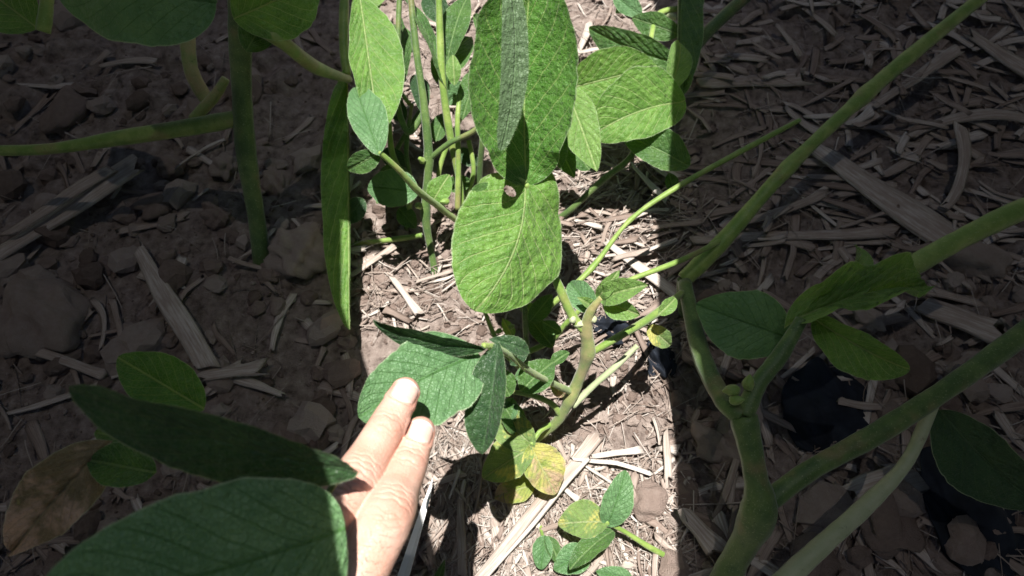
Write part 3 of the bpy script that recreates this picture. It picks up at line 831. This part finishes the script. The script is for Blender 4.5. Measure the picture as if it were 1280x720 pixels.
S = 'dry stalk pieces lying on the soil'
straw(592, 730, 744, 546, 15, .66, 'longest thick grey split stalk running from the bottom up past the yellow leaf', up=.014)
straw(604, 728, 736, 572, 6, .95, 'narrow white split strip lying against the longest stalk', up=.019)
straw(716, 574, 815, 592, 6, 1.0, 'white thin straw across the thick stalk end, upper right of it', up=.014, bend=-.05)
straw(742, 570, 802, 562, 8, .95, 'short white straw above the seedling, the highest of the bundle', up=.012)
straw(728, 580, 772, 608, 5, .9, 'thin pale straw slanting down beneath the white one', up=.010)
straw(758, 600, 790, 712, 5, .9, 'pale thin straw behind the small seedling leaves', up=.006, bend=.04)
straw(724, 605, 752, 552, 8, .55, 'brownish split stalk right beside the thick grey one', up=.008)
straw(690, 598, 722, 624, 6, .9, 'short white straw at the yellow leaf tip', up=.010)
straw(575, 622, 578, 722, 12, .6, 'brown grey upright stalk right of the finger at the bottom', up=.010)
straw(596, 628, 603, 690, 9, .5, 'brown stalk stub next to the upright one at the bottom', up=.009)
straw(545, 604, 578, 592, 8, .7, 'pale stub between the finger and the yellow leaf', up=.01)
straw(562, 622, 574, 588, 4, 1.0, 'tiny white straw crossing the pale stub right of the finger', up=.016)
straw(616, 640, 622, 668, 12, .6, 'short brown stalk bit under the yellow leaf', up=.008)
straw(640, 655, 655, 700, 10, .7, 'grey stalk bit just left under the thick stalk', up=.004)
straw(490, 346, 524, 392, 9, .75, 'grey broken stalk above the touched leaf', up=.010)
straw(436, 346, 492, 308, 9, .6, 'flat straw at the left edge below the green petiole', up=.010)
straw(438, 332, 472, 322, 14, .65, 'wide flat husk at the left edge of the sunlit soil', up=.005, flat=.2)
straw(760, 304, 850, 372, 15, .8, 'wide flat pale stalk at the right edge under the diagonal stem', up=.010, flat=.3)
straw(720, 275, 752, 284, 6, .9, 'short pale straw right of the big leaf', up=.010)
straw(790, 206, 834, 252, 8, .95, 'white straw under the upper right leaves', up=.012)
straw(806, 200, 842, 226, 6, .9, 'thin white straw just below the lowest upper right leaf', up=.013)
straw(826, 560, 848, 562, 10, .8, 'pale stalk end at the right edge above the seedling', up=.01)
straw(832, 540, 836, 600, 10, .7, 'upright pale stalk at the right edge above the seedling', up=.012)
straw(712, 90, 738, 30, 8, .8, 'pale stalk between the two upper leaf groups', up=.01)
straw(722, 66, 760, 58, 7, .8, 'pale stalk crossing at the top between the leaf groups', up=.014)
straw(612, 500, 640, 520, 6, .7, 'short straw behind the green yellow leaflet', up=.005)
straw(756, 320, 846, 300, 5, .85, 'long thin straw above the wide flat stalk', up=.014, bend=.05)
straw(766, 282, 836, 262, 5, .8, 'long thin straw across the right side residue', up=.014, bend=-.08)
straw(520, 352, 566, 338, 5, .7, 'thin straw in the shade under the petiole', up=.008)
# shaded sides: wider pieces
straw(-20, 330, 172, 205, 26, .62, 'broad shaded stalk slanting at the far left', up=.016, up2=.02)
straw(10, 292, 136, 212, 18, .5, 'narrow shaded stalk lying on the broad one at the far left', up=.026)
straw(168, 306, 262, 462, 26, .7, 'thick shaded stalk above the large dark leaf', up=.020)
straw(250, 470, 330, 458, 16, .7, 'short shaded stalk at the foot of the thick one', up=.014)
straw(-10, 420, 130, 468, 12, .55, 'thin shaded straw at the left edge', up=.012)
straw(1030, 190, 1226, 330, 44, .66, 'very wide shaded flat stalk at the upper right', up=.014, flat=.22)
straw(868, 300, 1120, 288, 14, .62, 'long shaded straw left of the wide flat stalk', up=.012)
straw(880, 104, 1010, 96, 20, .55, 'shaded stalk above the diagonal stem', up=.010, flat=.3)
straw(1140, 170, 1290, 150, 16, .6, 'curved shaded straw at the right edge', up=.014, bend=-.12)
straw(1180, 260, 1200, 160, 14, .6, 'upright shaded straw near the right edge', up=.018, bend=.1)
straw(1096, 130, 1200, 60, 14, .6, 'shaded straw beside the diagonal stem top', up=.012)
straw(855, 640, 900, 690, 22, .7, 'thick shaded stub left of the forked stem', up=.02)
straw(1060, 620, 1130, 600, 40, .7, 'broad shaded husk behind the pale petiole', up=.014, flat=.3)
straw(1150, 380, 1262, 420, 34, .6, 'broad shaded husk under the right branch', up=.012, flat=.25)
straw(1210, 40, 1300, 100, 22, .6, 'shaded stalk in the top right corner', up=.01)


def build_stuff(name, count, zones, lens, wid, tones, label, seed, up=(.001, .008), side_scale=1.0):
    rr = random.Random(seed)
    V = []; Fc = []; UV = []; TN = []
    tot = sum(z[4] for z in zones)
    for q in range(count):
        s = rr.random() * tot
        for z in zones:
            s -= z[4]
            if s <= 0: break
        px = rr.uniform(z[0], z[2]); py = rr.uniform(z[1], z[3])
        p = gpoint(px, py, rr.uniform(*up))
        k = z[5] if len(z) > 5 else 1
        an = rr.gauss(z[6], .7) if len(z) > 6 else rr.uniform(0, math.pi)
        L = rr.uniform(*lens) * k * (1.6 if rr.random() < .12 else 1)
        d = Vector((math.cos(an), math.sin(an), rr.gauss(0, .10))) * L / 2
        a = p - d; b = p + d
        for e in (a, b):
            gh = float(ground_h(e.x, e.y))
            if e.z < gh - .001: e.z = gh + .001
        v, f, uv, tn = straw_geo(a, b, rr.uniform(*wid) * k, rr.uniform(.12, .5), rr.gauss(0, .05), rr.uniform(*tones), q)
        o = len(V); V += v; UV += uv; TN += tn
        Fc += [tuple(i + o for i in ff) for ff in f]
    ob = mesh_obj(name, [tuple(v) for v in V], Fc, M['straw'], uvs={'fibre': UV}, attr=TN)
    tag(ob, label, 'straw', kind='stuff')

ZC = [(430, -20, 850, 200, 5), (680, 160, 860, 440, 7, 1, .35), (540, 540, 700, 740, 9, 1, 1.5), (690, 560, 860, 740, 6, 1), (430, 280, 640, 420, 1.6),
      (560, 440, 700, 600, 3), (690, 430, 850, 545, .8), (430, 600, 560, 740, 1)]
build_stuff('straw_litter', 1900, ZC, (.006, .032), (.0005, .0018), (.2, 1.0), 'fine chopped straw litter scattered on the sunlit soil', 3)
build_stuff('straw_fibre', 4200, ZC, (.006, .035), (.00014, .00055), (.3, 1.0), 'hair thin dry fibres scattered on the sunlit soil', 31, up=(.002, .009))
build_stuff('straw_fibre', 900, [(-40, -40, 440, 740, 1, 1.6), (840, -40, 1320, 740, 3, 1.8)], (.008, .035), (.00014, .0004), (.2, .9), 'hair thin dry fibres on the shaded soil', 32, up=(.002, .009))
build_stuff('husk_litter', 260, ZC, (.008, .024), (.0014, .0034), (.1, .8), 'brown flat husks and leaf scraps scattered on the sunlit soil', 4)
ZS = [(-40, -40, 440, 740, 3, 2.2), (840, -40, 1320, 350, 7, 2.4, .1), (840, 350, 1320, 740, 3, 2.4)]
build_stuff('stalk_litter', 150, [(430, 560, 850, 760, 5, 1, 1.4), (690, 180, 850, 440, 2, 1, .4), (430, -20, 850, 430, 1)], (.02, .05), (.0015, .0035), (.0, .6), 'longer brown stalk fragments scattered on the sunlit soil', 6, up=(.002, .012))
build_stuff('straw_litter', 620, ZS, (.008, .030), (.0008, .0022), (.1, .9), 'coarse straw litter on the shaded soil', 5)


# ------------------------------------------------------------------ clods
def clod_geo(c, r, seed, sub=2):
    bm = bmesh.new(); bmesh.ops.create_icosphere(bm, subdivisions=sub, radius=1)
    co = np.array([v.co[:] for v in bm.verts])
    fs = [[v.index for v in f.verts] for f in bm.faces]; bm.free()
    rr = np.random.RandomState(seed % 100000)
    d = np.ones(len(co))
    for _ in range(6):
        w_ = rr.randn(3); w_ /= np.linalg.norm(w_)
        dot = co @ w_
        d -= .30 * np.clip(dot - .55, 0, 1)              # chipped facets
        d += .07 * np.sin(co @ rr.randn(3) * 4 + rr.rand() * 6)
    d += .07 * rr.randn(len(co)) if len(co) < 500 else .10 * (vnoise(co[:, 0] * 3 + 9, co[:, 1] * 3 + co[:, 2] * 2.3, seed) - .5) + .07 * (vnoise(co[:, 0] * 9 + 9, co[:, 1] * 9 + co[:, 2] * 7, seed) - .5)
    sc = np.array([1, rr.uniform(.6, 1), rr.uniform(.5, .85)])
    an = rr.rand() * 6.28
    q = co * d[:, None] * sc * r
    q = np.stack([q[:, 0] * math.cos(an) - q[:, 1] * math.sin(an), q[:, 0] * math.sin(an) + q[:, 1] * math.cos(an), q[:, 2]], 1)
    return q + np.array(c), fs


def clods(name, count, zones, rad, label, seed):
    rr = random.Random(seed); V = []; Fc = []; TN = []; o = 0
    tot = sum(z[4] for z in zones)
    for q in range(count):
        s = rr.random() * tot
        for z in zones:
            s -= z[4]
            if s <= 0: break
        k = z[5] if len(z) > 5 else 1
        r = rr.uniform(*rad) * (1 + 1.6 * rr.random() ** 4) * k
        p = gpoint(rr.uniform(z[0], z[2]), rr.uniform(z[1], z[3]), r * .25)
        v, f = clod_geo(p, r, seed * 1000 + q, 1 if rad[1] < .0015 else 2)
        V.append(v); Fc += [tuple(i + o for i in ff) for ff in f]; TN += [rr.random()] * len(v); o += len(v)
    ob = mesh_obj(name, np.concatenate(V), Fc, M['clod'], attr=TN, smooth=False)
    tag(ob, label, 'soil crumbs', kind='stuff')

ZK = [(430, 230, 640, 420, 5), (600, 400, 850, 540, 3), (430, -20, 850, 220, 3), (560, 520, 850, 740, 3), (680, 220, 850, 430, 1)]
clods('soil_crumbs', 1500, ZK, (.0012, .0040), 'small soil crumbs between the straws in the sun', 21)
clods('soil_grit', 3800, [(430, -20, 850, 740, 1)], (.0005, .0012), 'fine soil grit in the sun', 23)
clods('soil_grit', 2200, [(-40, -40, 440, 740, 1, 1.5), (840, -40, 1320, 740, 1, 1.5)], (.0006, .0013), 'fine soil grit on the shaded soil', 24)
clods('soil_crumbs', 420, [(-40, -40, 440, 740, 2, 2.4), (840, 350, 1320, 740, 1, 2.4)], (.002, .0048), 'coarse soil crumbs on the shaded soil', 22)
CL = [(810, 630, 24, 'largest smooth brown clod below the straw bundle at the right'), (716, 486, 8, 'pale pebble like clod left of the pale petiole'),
      (742, 470, 9, 'brown clod between the forked stem and the dark film'), (520, 330, 9, 'round clod under the thin petiole'), (556, 322, 9, 'reddish round clod beneath the thin stems'),
      (476, 352, 12, 'broad clod at the left of the broken stalk'), (600, 470, 8, 'clod beside the dark hanging leaflet'), (665, 512, 8, 'pale clod over the yellowing leaflet'),
      (800, 60, 10, 'clod between the upper right stems'), (590, 560, 10, 'clod below the dark hanging leaflet'), (452, 380, 13, 'large clod at the left edge of the sunlit soil'),
      (90, 150, 34, 'dark reddish clod at the far left behind the green branch'), (218, 215, 18, 'round shaded clod under the green branch'), (284, 212, 18, 'second round shaded clod next to the dark upright stem'),
      (196, 262, 24, 'shaded clod left of the dark upright stem'), (276, 275, 20, 'shaded clod right by the dark stem foot'), (60, 400, 60, 'broad flat shaded clod at the left edge'), (376, 320, 40, 'shaded clod near the narrow green leaf'),
      (350, 232, 22, 'ochre shaded clod right of the dark stem'), (1040, 570, 18, 'shaded clod in front of the dark film'), (890, 560, 34, 'reddish shaded clod left of the forked stem'),
      (1100, 650, 46, 'broad shaded clod below the pale petiole'), (1200, 330, 40, 'shaded clod under the right branch'), (1005, 700, 30, 'shaded clod at the bottom right of the forked stem')]
for k, (x, y, rp, lb) in enumerate(CL):
    p = gpoint(x, y, 0); r = rp * scale_at(p)
    p.z += r * .3
    v, f = clod_geo((0, 0, 0), r, 77 + k, 4)
    o = mesh_obj('soil_clod', v, f, M['clod'], attr=[.3 + .5 * rng.random()] * len(v))
    o.location = p
    tag(o, lb, 'clod', 'separate soil clods')


# ------------------------------------------------------------------ crumpled dark film on the soil
def film(cx, cy, wpx, hpx, seed, label):
    c = gpoint(cx, cy, .006); sc = scale_at(c)
    n = 40
    a = np.linspace(-1, 1, n)
    U, W = np.meshgrid(a, a)
    ed = 1 - .25 * vnoise(U * 2 + 5, W * 2 + seed, seed)
    x = U * np.sqrt(1 - .45 * W ** 2) * wpx * .5 * sc * ed; y = W * np.sqrt(1 - .45 * U ** 2) * hpx * .5 * sc * 1.1 * ed
    r = np.sqrt(U ** 2 + W ** 2)
    z = .012 * np.abs(vnoise(U * 1.6 + W + 9, W * 1.2, seed + 2) - .5) * 2 + .004 * np.abs(vnoise(U * 5 + W * 3, W * 2, seed + 3) - .5) * 2 + .008 * np.clip(1 - r, 0, 1) - .008 * np.clip(r - .7, 0, 1)
    V = np.stack([x, y, z], -1).reshape(-1, 3)
    Fc = [(i * n + j, i * n + j + 1, (i + 1) * n + j + 1, (i + 1) * n + j) for i in range(n - 1) for j in range(n - 1)]
    o = mesh_obj('dark_film_piece', V, Fc, M['film'])
    o.location = c
    so = o.modifiers.new('thick', 'SOLIDIFY'); so.thickness = .0006
    tag(o, label, 'plastic scrap', 'dark blue film pieces')
film(766, 412, 52, 44, 3, 'crumpled dark blue film behind the forked green stem')
film(826, 446, 44, 60, 5, 'crumpled dark blue film at the right edge of the sunlit soil')
film(1030, 515, 130, 125, 7, 'large shaded dark film right of the thick forked stem')
film(1216, 630, 140, 170, 9, 'large shaded dark film in the lower right corner')


# ------------------------------------------------------------------ thin white label stake beside the finger and white scrap
def slab(name, pts, th, mat, label, cat):
    c = sum(pts, Vector()) / len(pts)
    bm = bmesh.new()
    vs = [bm.verts.new(p - c) for p in pts]
    f = bm.faces.new(vs)
    r_ = bmesh.ops.extrude_face_region(bm, geom=[f])
    nn = f.normal if f.normal.length else Vector((0, 0, 1))
    f.normal_update()
    for v in r_['geom']:
        if isinstance(v, bmesh.types.BMVert): v.co -= f.normal * th
    bmesh.ops.recalc_face_normals(bm, faces=bm.faces)
    bmesh.ops.bevel(bm, geom=[e for e in bm.edges], offset=th * .3, segments=2, affect='EDGES')
    me = bpy.data.meshes.new(name); bm.to_mesh(me); bm.free(); me.materials.append(mat)
    o = bpy.data.objects.new(name, me); COL.objects.link(o); o.location = c
    return tag(o, label, cat)
slab('plant_marker', [P(541, 596, .02), P(538, 620, .025), P(511, 722, .05), P(498, 742, .05), P(490, 738, .05), P(524, 640, .03)], .0012, M['white'], 'thin white plastic strip pointing out beside the index finger', 'plant marker')
slab('paper_scrap', [P(577, 462, .012), P(600, 454, .014), P(604, 474, .012), P(580, 486, .01)], .0008, M['white'], 'small white paper scrap seen behind the touched leaflet', 'paper')


# ------------------------------------------------------------------ the hand
def finger_path(pts, n=10):
    return spline(pts, n)

def ell_sweep(path, up_ref, flat=.86, sides=28, capn=6):
    """finger: rounded tube with elliptical section, domed tip at the end"""
    V = []; Fc = []; n = len(path)
    rings = []
    for i, (p, r) in enumerate(path):
        t = (path[min(i + 1, n - 1)][0] - path[max(i - 1, 0)][0]).normalized()
        rings.append((p, t, r))
    p, t, r = rings[-1]
    for k in range(1, capn + 1):
        a = k / capn * math.pi / 2
        rings.append((p + t * r * math.sin(a) * .95, t, r * max(math.cos(a), .04)))
    for p, t, r in rings:
        nn = (up_ref - t * up_ref.dot(t)).normalized(); b = t.cross(nn)
        for k in range(sides):
            an = 2 * math.pi * k / sides
            V.append(p + nn * math.sin(an) * r * flat + b * math.cos(an) * r)
    m = len(rings)
    for i in range(m - 1):
        for k in range(sides):
            k2 = (k + 1) % sides
            Fc.append((i * sides + k, i * sides + k2, (i + 1) * sides + k2, (i + 1) * sides + k))
    Fc.append(tuple(range(sides))[::-1]); Fc.append(tuple((m - 1) * sides + k for k in range(sides)))
    return V, Fc

DORS = (CAM - PD(490, 600, .26)).normalized()
DORS = (DORS + Vector((.05, .10, .0))).normalized()
mm = .001
# joints: MCP, mid, PIP, mid, DIP, pad, tip   (radius in mm)
def joints(mcp, pip, dip, tip, rs):
    a, b, c, d = mcp, pip, dip, tip
    return [(a, rs[0] * mm), (a.lerp(b, .5) - DORS * .0008, rs[1] * mm), (b, rs[2] * mm), (b.lerp(c, .5) - DORS * .0010, rs[3] * mm), (c, rs[4] * mm), (c.lerp(d, .55) - DORS * .0003, rs[5] * mm), (c.lerp(d, .80), rs[5] * .93 * mm)]
mid_j = [PD(368, 716, .228), PD(441, 606, .254), PD(483, 534, .276), PD(513, 478, .292)]
idx_j = [PD(416, 790, .222), PD(484, 645, .248), PD(511, 578, .274), PD(530, 528, .288)]
rng_j = [PD(322, 712, .240), PD(366, 640, .272), PD(380, 606, .300), PD(386, 592, .320)]
pky_j = [PD(280, 726, .262), PD(310, 666, .290), PD(322, 636, .312), PD(328, 622, .332)]
fing = {
    'middle': joints(*mid_j, (11, 10.0, 10.3, 8.9, 8.4, 7.3)),
    'index': joints(*idx_j, (11.4, 10.5, 10.9, 9.4, 8.5, 7.1)),
    'ring': joints(*rng_j, (10.0, 9.0, 9.2, 8.2, 7.8, 7.0)),
    'pinky': joints(*pky_j, (9.0, 7.8, 8.0, 7.2, 6.8, 6.0)),
}
th_j = [PD(440, 960, .230), PD(520, 880, .262), PD(560, 800, .285), PD(575, 760, .300)]
fing['thumb'] = joints(*th_j, (14, 11.5, 11, 9.8, 9.8, 8.6))
wrist = PD(300, 1060, .185)
bm = bmesh.new()
def addgeo(V, Fc):
    vs = [bm.verts.new(v) for v in V]
    for f in Fc: bm.faces.new([vs[i] for i in f])
for k, j in fing.items():
    V, Fc = ell_sweep(finger_path(j), DORS, .88)
    addgeo(V, Fc)
# palm: metacarpal rays swept from each knuckle to the wrist, overlapping, plus forearm
for j, off in ((mid_j, 0), (idx_j, .012), (rng_j, -.010), (pky_j, -.018)):
    w_ = wrist + RIGHT * off
    a = j[0] + (j[1] - j[0]).normalized() * .004
    V, Fc = ell_sweep([(a, .0104), (a.lerp(w_, .12), .0125), (a.lerp(w_, .35) - DORS * .003, .0145), (a.lerp(w_, .7) - DORS * .004, .0155), (w_, .016)], DORS, .95)
    addgeo(V, Fc)
for q0, q1 in ((idx_j[0], mid_j[0]), (mid_j[0], rng_j[0]), (rng_j[0], pky_j[0])):
    c0 = (q0 + q1) / 2
    V, Fc = ell_sweep([(c0.lerp(wrist, .06) - DORS * .003, .009), (c0.lerp(wrist, .4) - DORS * .004, .014), (c0.lerp(wrist, .9), .015)], DORS, .9)
    addgeo(V, Fc)
V, Fc = ell_sweep([(th_j[0].lerp(wrist, .7), .018), (th_j[0], .016), (th_j[0].lerp(th_j[1], .4), .013)], DORS, .95)
addgeo(V, Fc)
arm = wrist + (wrist - mid_j[0]).normalized() * .20
V, Fc = ell_sweep([(arm, .040), (wrist.lerp(arm, .5), .033), (wrist.lerp(arm, .1), .027), (wrist, .026), (wrist.lerp(mid_j[0], .15), .026)], DORS, .72)
addgeo(V, Fc)
me = bpy.data.meshes.new('hand'); bm.to_mesh(me); bm.free()
tmp = bpy.data.objects.new('hand_tmp', me); COL.objects.link(tmp)
rm = tmp.modifiers.new('r', 'REMESH'); rm.mode = 'VOXEL'; rm.voxel_size = .00045; rm.use_smooth_shade = True
smo = tmp.modifiers.new('s', 'SMOOTH'); smo.factor = .5; smo.iterations = 9
dg = bpy.context.evaluated_depsgraph_get()
hm = bpy.data.meshes.new_from_object(tmp.evaluated_get(dg))
bpy.data.objects.remove(tmp)
co = np.zeros(len(hm.vertices) * 3); hm.vertices.foreach_get('co', co); co = co.reshape(-1, 3)
no = np.zeros(len(hm.vertices) * 3); hm.vertices.foreach_get('normal', no); no = no.reshape(-1, 3)
disp = np.zeros(len(co)); tone = np.zeros(len(co))
Dn = np.array(DORS)
dors_w = np.clip(no @ Dn, 0, 1)
for (mcp, pip, dip, tip) in (mid_j, idx_j, rng_j, pky_j):
    for jt, nb, amp, wid, cr in ((pip, tip, .0010, .0088, (-.0085, -.0058, -.0036, -.0012, .0014, .0042, .0066, .0092)), (dip, tip, .0008, .0048, (-.0042, -.0018, .0004, .0026))):
        ax = np.array((tip - dip).normalized() if jt is dip else (dip - mcp).normalized())
        rel = co - np.array(jt)
        d = np.linalg.norm(rel, axis=1)
        m_ = d < .016
        s = rel @ ax
        lat = np.cross(ax, Dn); lat /= np.linalg.norm(lat)
        l = rel @ lat
        wgt = np.exp(-(s / wid) ** 2 * .55) * np.clip(1 - (l / .0095) ** 2, 0, 1) * dors_w * m_
        # wrinkled skin over the joint: arched creases
        for q, c0 in enumerate(cr):
            sh = np.sign(c0 + 1e-5) * .0016 * (1 - (l / .008) ** 2) * .9
            wv = .0005 * np.sin(l * 900 + q * 2.1)
            tone += .35 * wgt * np.exp(-((s - c0 - sh - wv) / .0005) ** 2)
            disp -= amp * wgt * np.exp(-((s - c0 - sh - wv) / .00048) ** 2) * (.7 + .5 * ((q * 37) % 10) / 10)
        disp += amp * .9 * wgt * np.exp(-(s / (wid * .9)) ** 2)
        tone += .8 * wgt * np.exp(-(s / wid) ** 2)
    # redder fingertip sides
    rel = co - np.array(tip); d = np.linalg.norm(rel, axis=1)
    tone += .8 * np.exp(-(d / .014) ** 2) * (1 - dors_w * .7)

for (dip_, tip_, w_, l_) in ((mid_j[2], mid_j[3], .0066, .0122), (idx_j[2], idx_j[3], .0063, .0114)):
    ax = (tip_ - dip_).normalized(); nn_ = (DORS - ax * DORS.dot(ax)).normalized(); b_ = ax.cross(nn_)
    rel = co - np.array(tip_ - ax * .0020)
    s_ = rel @ np.array(ax); l2 = rel @ np.array(b_); up_ = (rel @ np.array(nn_)) > 0
    inside = (np.abs((s_ + l_ / 2) / (l_ / 2)) ** 3.2 + np.abs(l2 / w_) ** 3.2) ** (1 / 3.2)
    m_ = up_ & (s_ > -l_ * 1.5) & (s_ < .006)
    side_ = np.clip((-s_) / .003, 0, 1)
    disp += m_ * side_ * (.00055 * np.exp(-((inside - 1.13) / .09) ** 2) - .00035 * np.exp(-((inside - .97) / .06) ** 2))
    tone += m_ * side_ * .5 * np.exp(-((inside - 1.02) / .07) ** 2)
disp += .00022 * (vnoise(co[:, 0] * 260, co[:, 1] * 260 + co[:, 2] * 190, 31) - .5)
co += no * disp[:, None]
hm.vertices.foreach_set('co', co.ravel())
at = hm.attributes.new('tone', 'FLOAT', 'POINT'); at.data.foreach_set('value', np.clip(tone, 0, 1).astype(np.float32))
hm.materials.clear(); hm.materials.append(M['skin'])
hm.polygons.foreach_set('use_smooth', [True] * len(hm.polygons))
hm.update()
hand = thing('person', wrist, 'hand of a person reaching in from the lower left, two fingers touching a soybean leaflet', 'person')
hm.transform(Matrix.Translation(-wrist))
ho = bpy.data.objects.new('hand', hm); COL.objects.link(ho); ho.parent = hand


# nails: curved plates set into the finger ends
from mathutils.bvhtree import BVHTree
bv = BVHTree.FromPolygons([tuple(v) for v in co], [tuple(p.vertices) for p in hm.polygons])
def nail(dip, tip, r, w_, l_):
    ax = (tip - dip).normalized()
    nn = (DORS - ax * DORS.dot(ax)).normalized(); b = ax.cross(nn)
    nu, nv = 20, 22
    V = []; UV = []
    end = tip - ax * .0020
    for i in range(nv + 1):
        t = i / nv
        for k in range(nu + 1):
            u = k / nu * 2 - 1
            ww = w_ * (1 - .10 * (1 - t)) * min(1, math.sqrt(max(0, 1 - (abs(2 * t - 1)) ** 5)) * .25 + .78)
            # rounded root and rounded free edge
            back = (1 - math.sqrt(max(0, 1 - (u * .92) ** 2))) * l_ * .30
            s = -l_ + t * l_
            s = s + back * (1 - t) - back * .55 * t
            o = end + ax * s + b * (u * ww)
            hit = bv.ray_cast(o + nn * .02, -nn, .05)
            # own dome so the plate is smooth
            z = math.sqrt(max(0, 1 - (u * .80) ** 2)) * r * .88
            q = end + ax * s + b * (u * ww) + nn * (z - r * .02)
            if hit[0] is not None:
                q2 = hit[0] + nn * (.00028 - .0006 * abs(u) ** 4 * (1 - t * .3) - .0005 * max(0, (.12 - t) / .12))
                # follow the finger but stay nearly straight lengthwise
                q = q2
            V.append(q); UV.append(((u + 1) / 2, t))
    st = nu + 1
    Fc = [(i * st + k, i * st + k + 1, (i + 1) * st + k + 1, (i + 1) * st + k) for i in range(nv) for k in range(nu)]
    o = mesh_obj('fingernail', [tuple(v) for v in V], Fc, M['nail'], hand, uvs={'leaf': UV})
    o.parent = ho
    so = o.modifiers.new('t', 'SOLIDIFY'); so.thickness = .0005; so.offset = -1
    return o
nail(mid_j[2], mid_j[3], .0071, .0066, .0122)
nail(idx_j[2], idx_j[3], .0069, .0063, .0114)

# fine dark hairs on the finger backs
hv = []; hf = []
rr = random.Random(9)
for (mcp, pip) in ((mid_j[0], mid_j[1]), (idx_j[0], idx_j[1])):
    ax = (pip - mcp).normalized(); nn = (DORS - ax * DORS.dot(ax)).normalized(); b = ax.cross(nn)
    for q in range(34):
        o = mcp.lerp(pip, rr.uniform(.25, .80)) + b * rr.gauss(0, .0045)
        hit = bv.ray_cast(o + nn * .02, -nn, .05)
        if hit[0] is None: continue
        p = hit[0]
        d = (ax * rr.uniform(-.6, .8) + b * rr.uniform(-1, 1) + nn * .25).normalized()
        c_ = (b * rr.uniform(-1, 1) + nn * .1) * .5
        L = rr.uniform(.003, .007)
        prev = None
        for s in range(6):
            t = s / 5
            x_ = p + d * L * t + c_ * L * t * t + nn * (.0002 + .0006 * math.sin(t * 3))
            wv = d.cross(nn).normalized() * (.000045 * (1 - t) + .000008)
            k = len(hv); hv += [x_ - wv, x_ + wv]
            if s: hf.append((k - 2, k - 1, k + 1, k))
_m = N('body_hair'); M['bhair'] = _m.done(_m.bsdf((.06, .035, .02), .5))
mesh_obj('hair', [tuple(v) for v in hv], hf, M['bhair'], hand).parent = ho
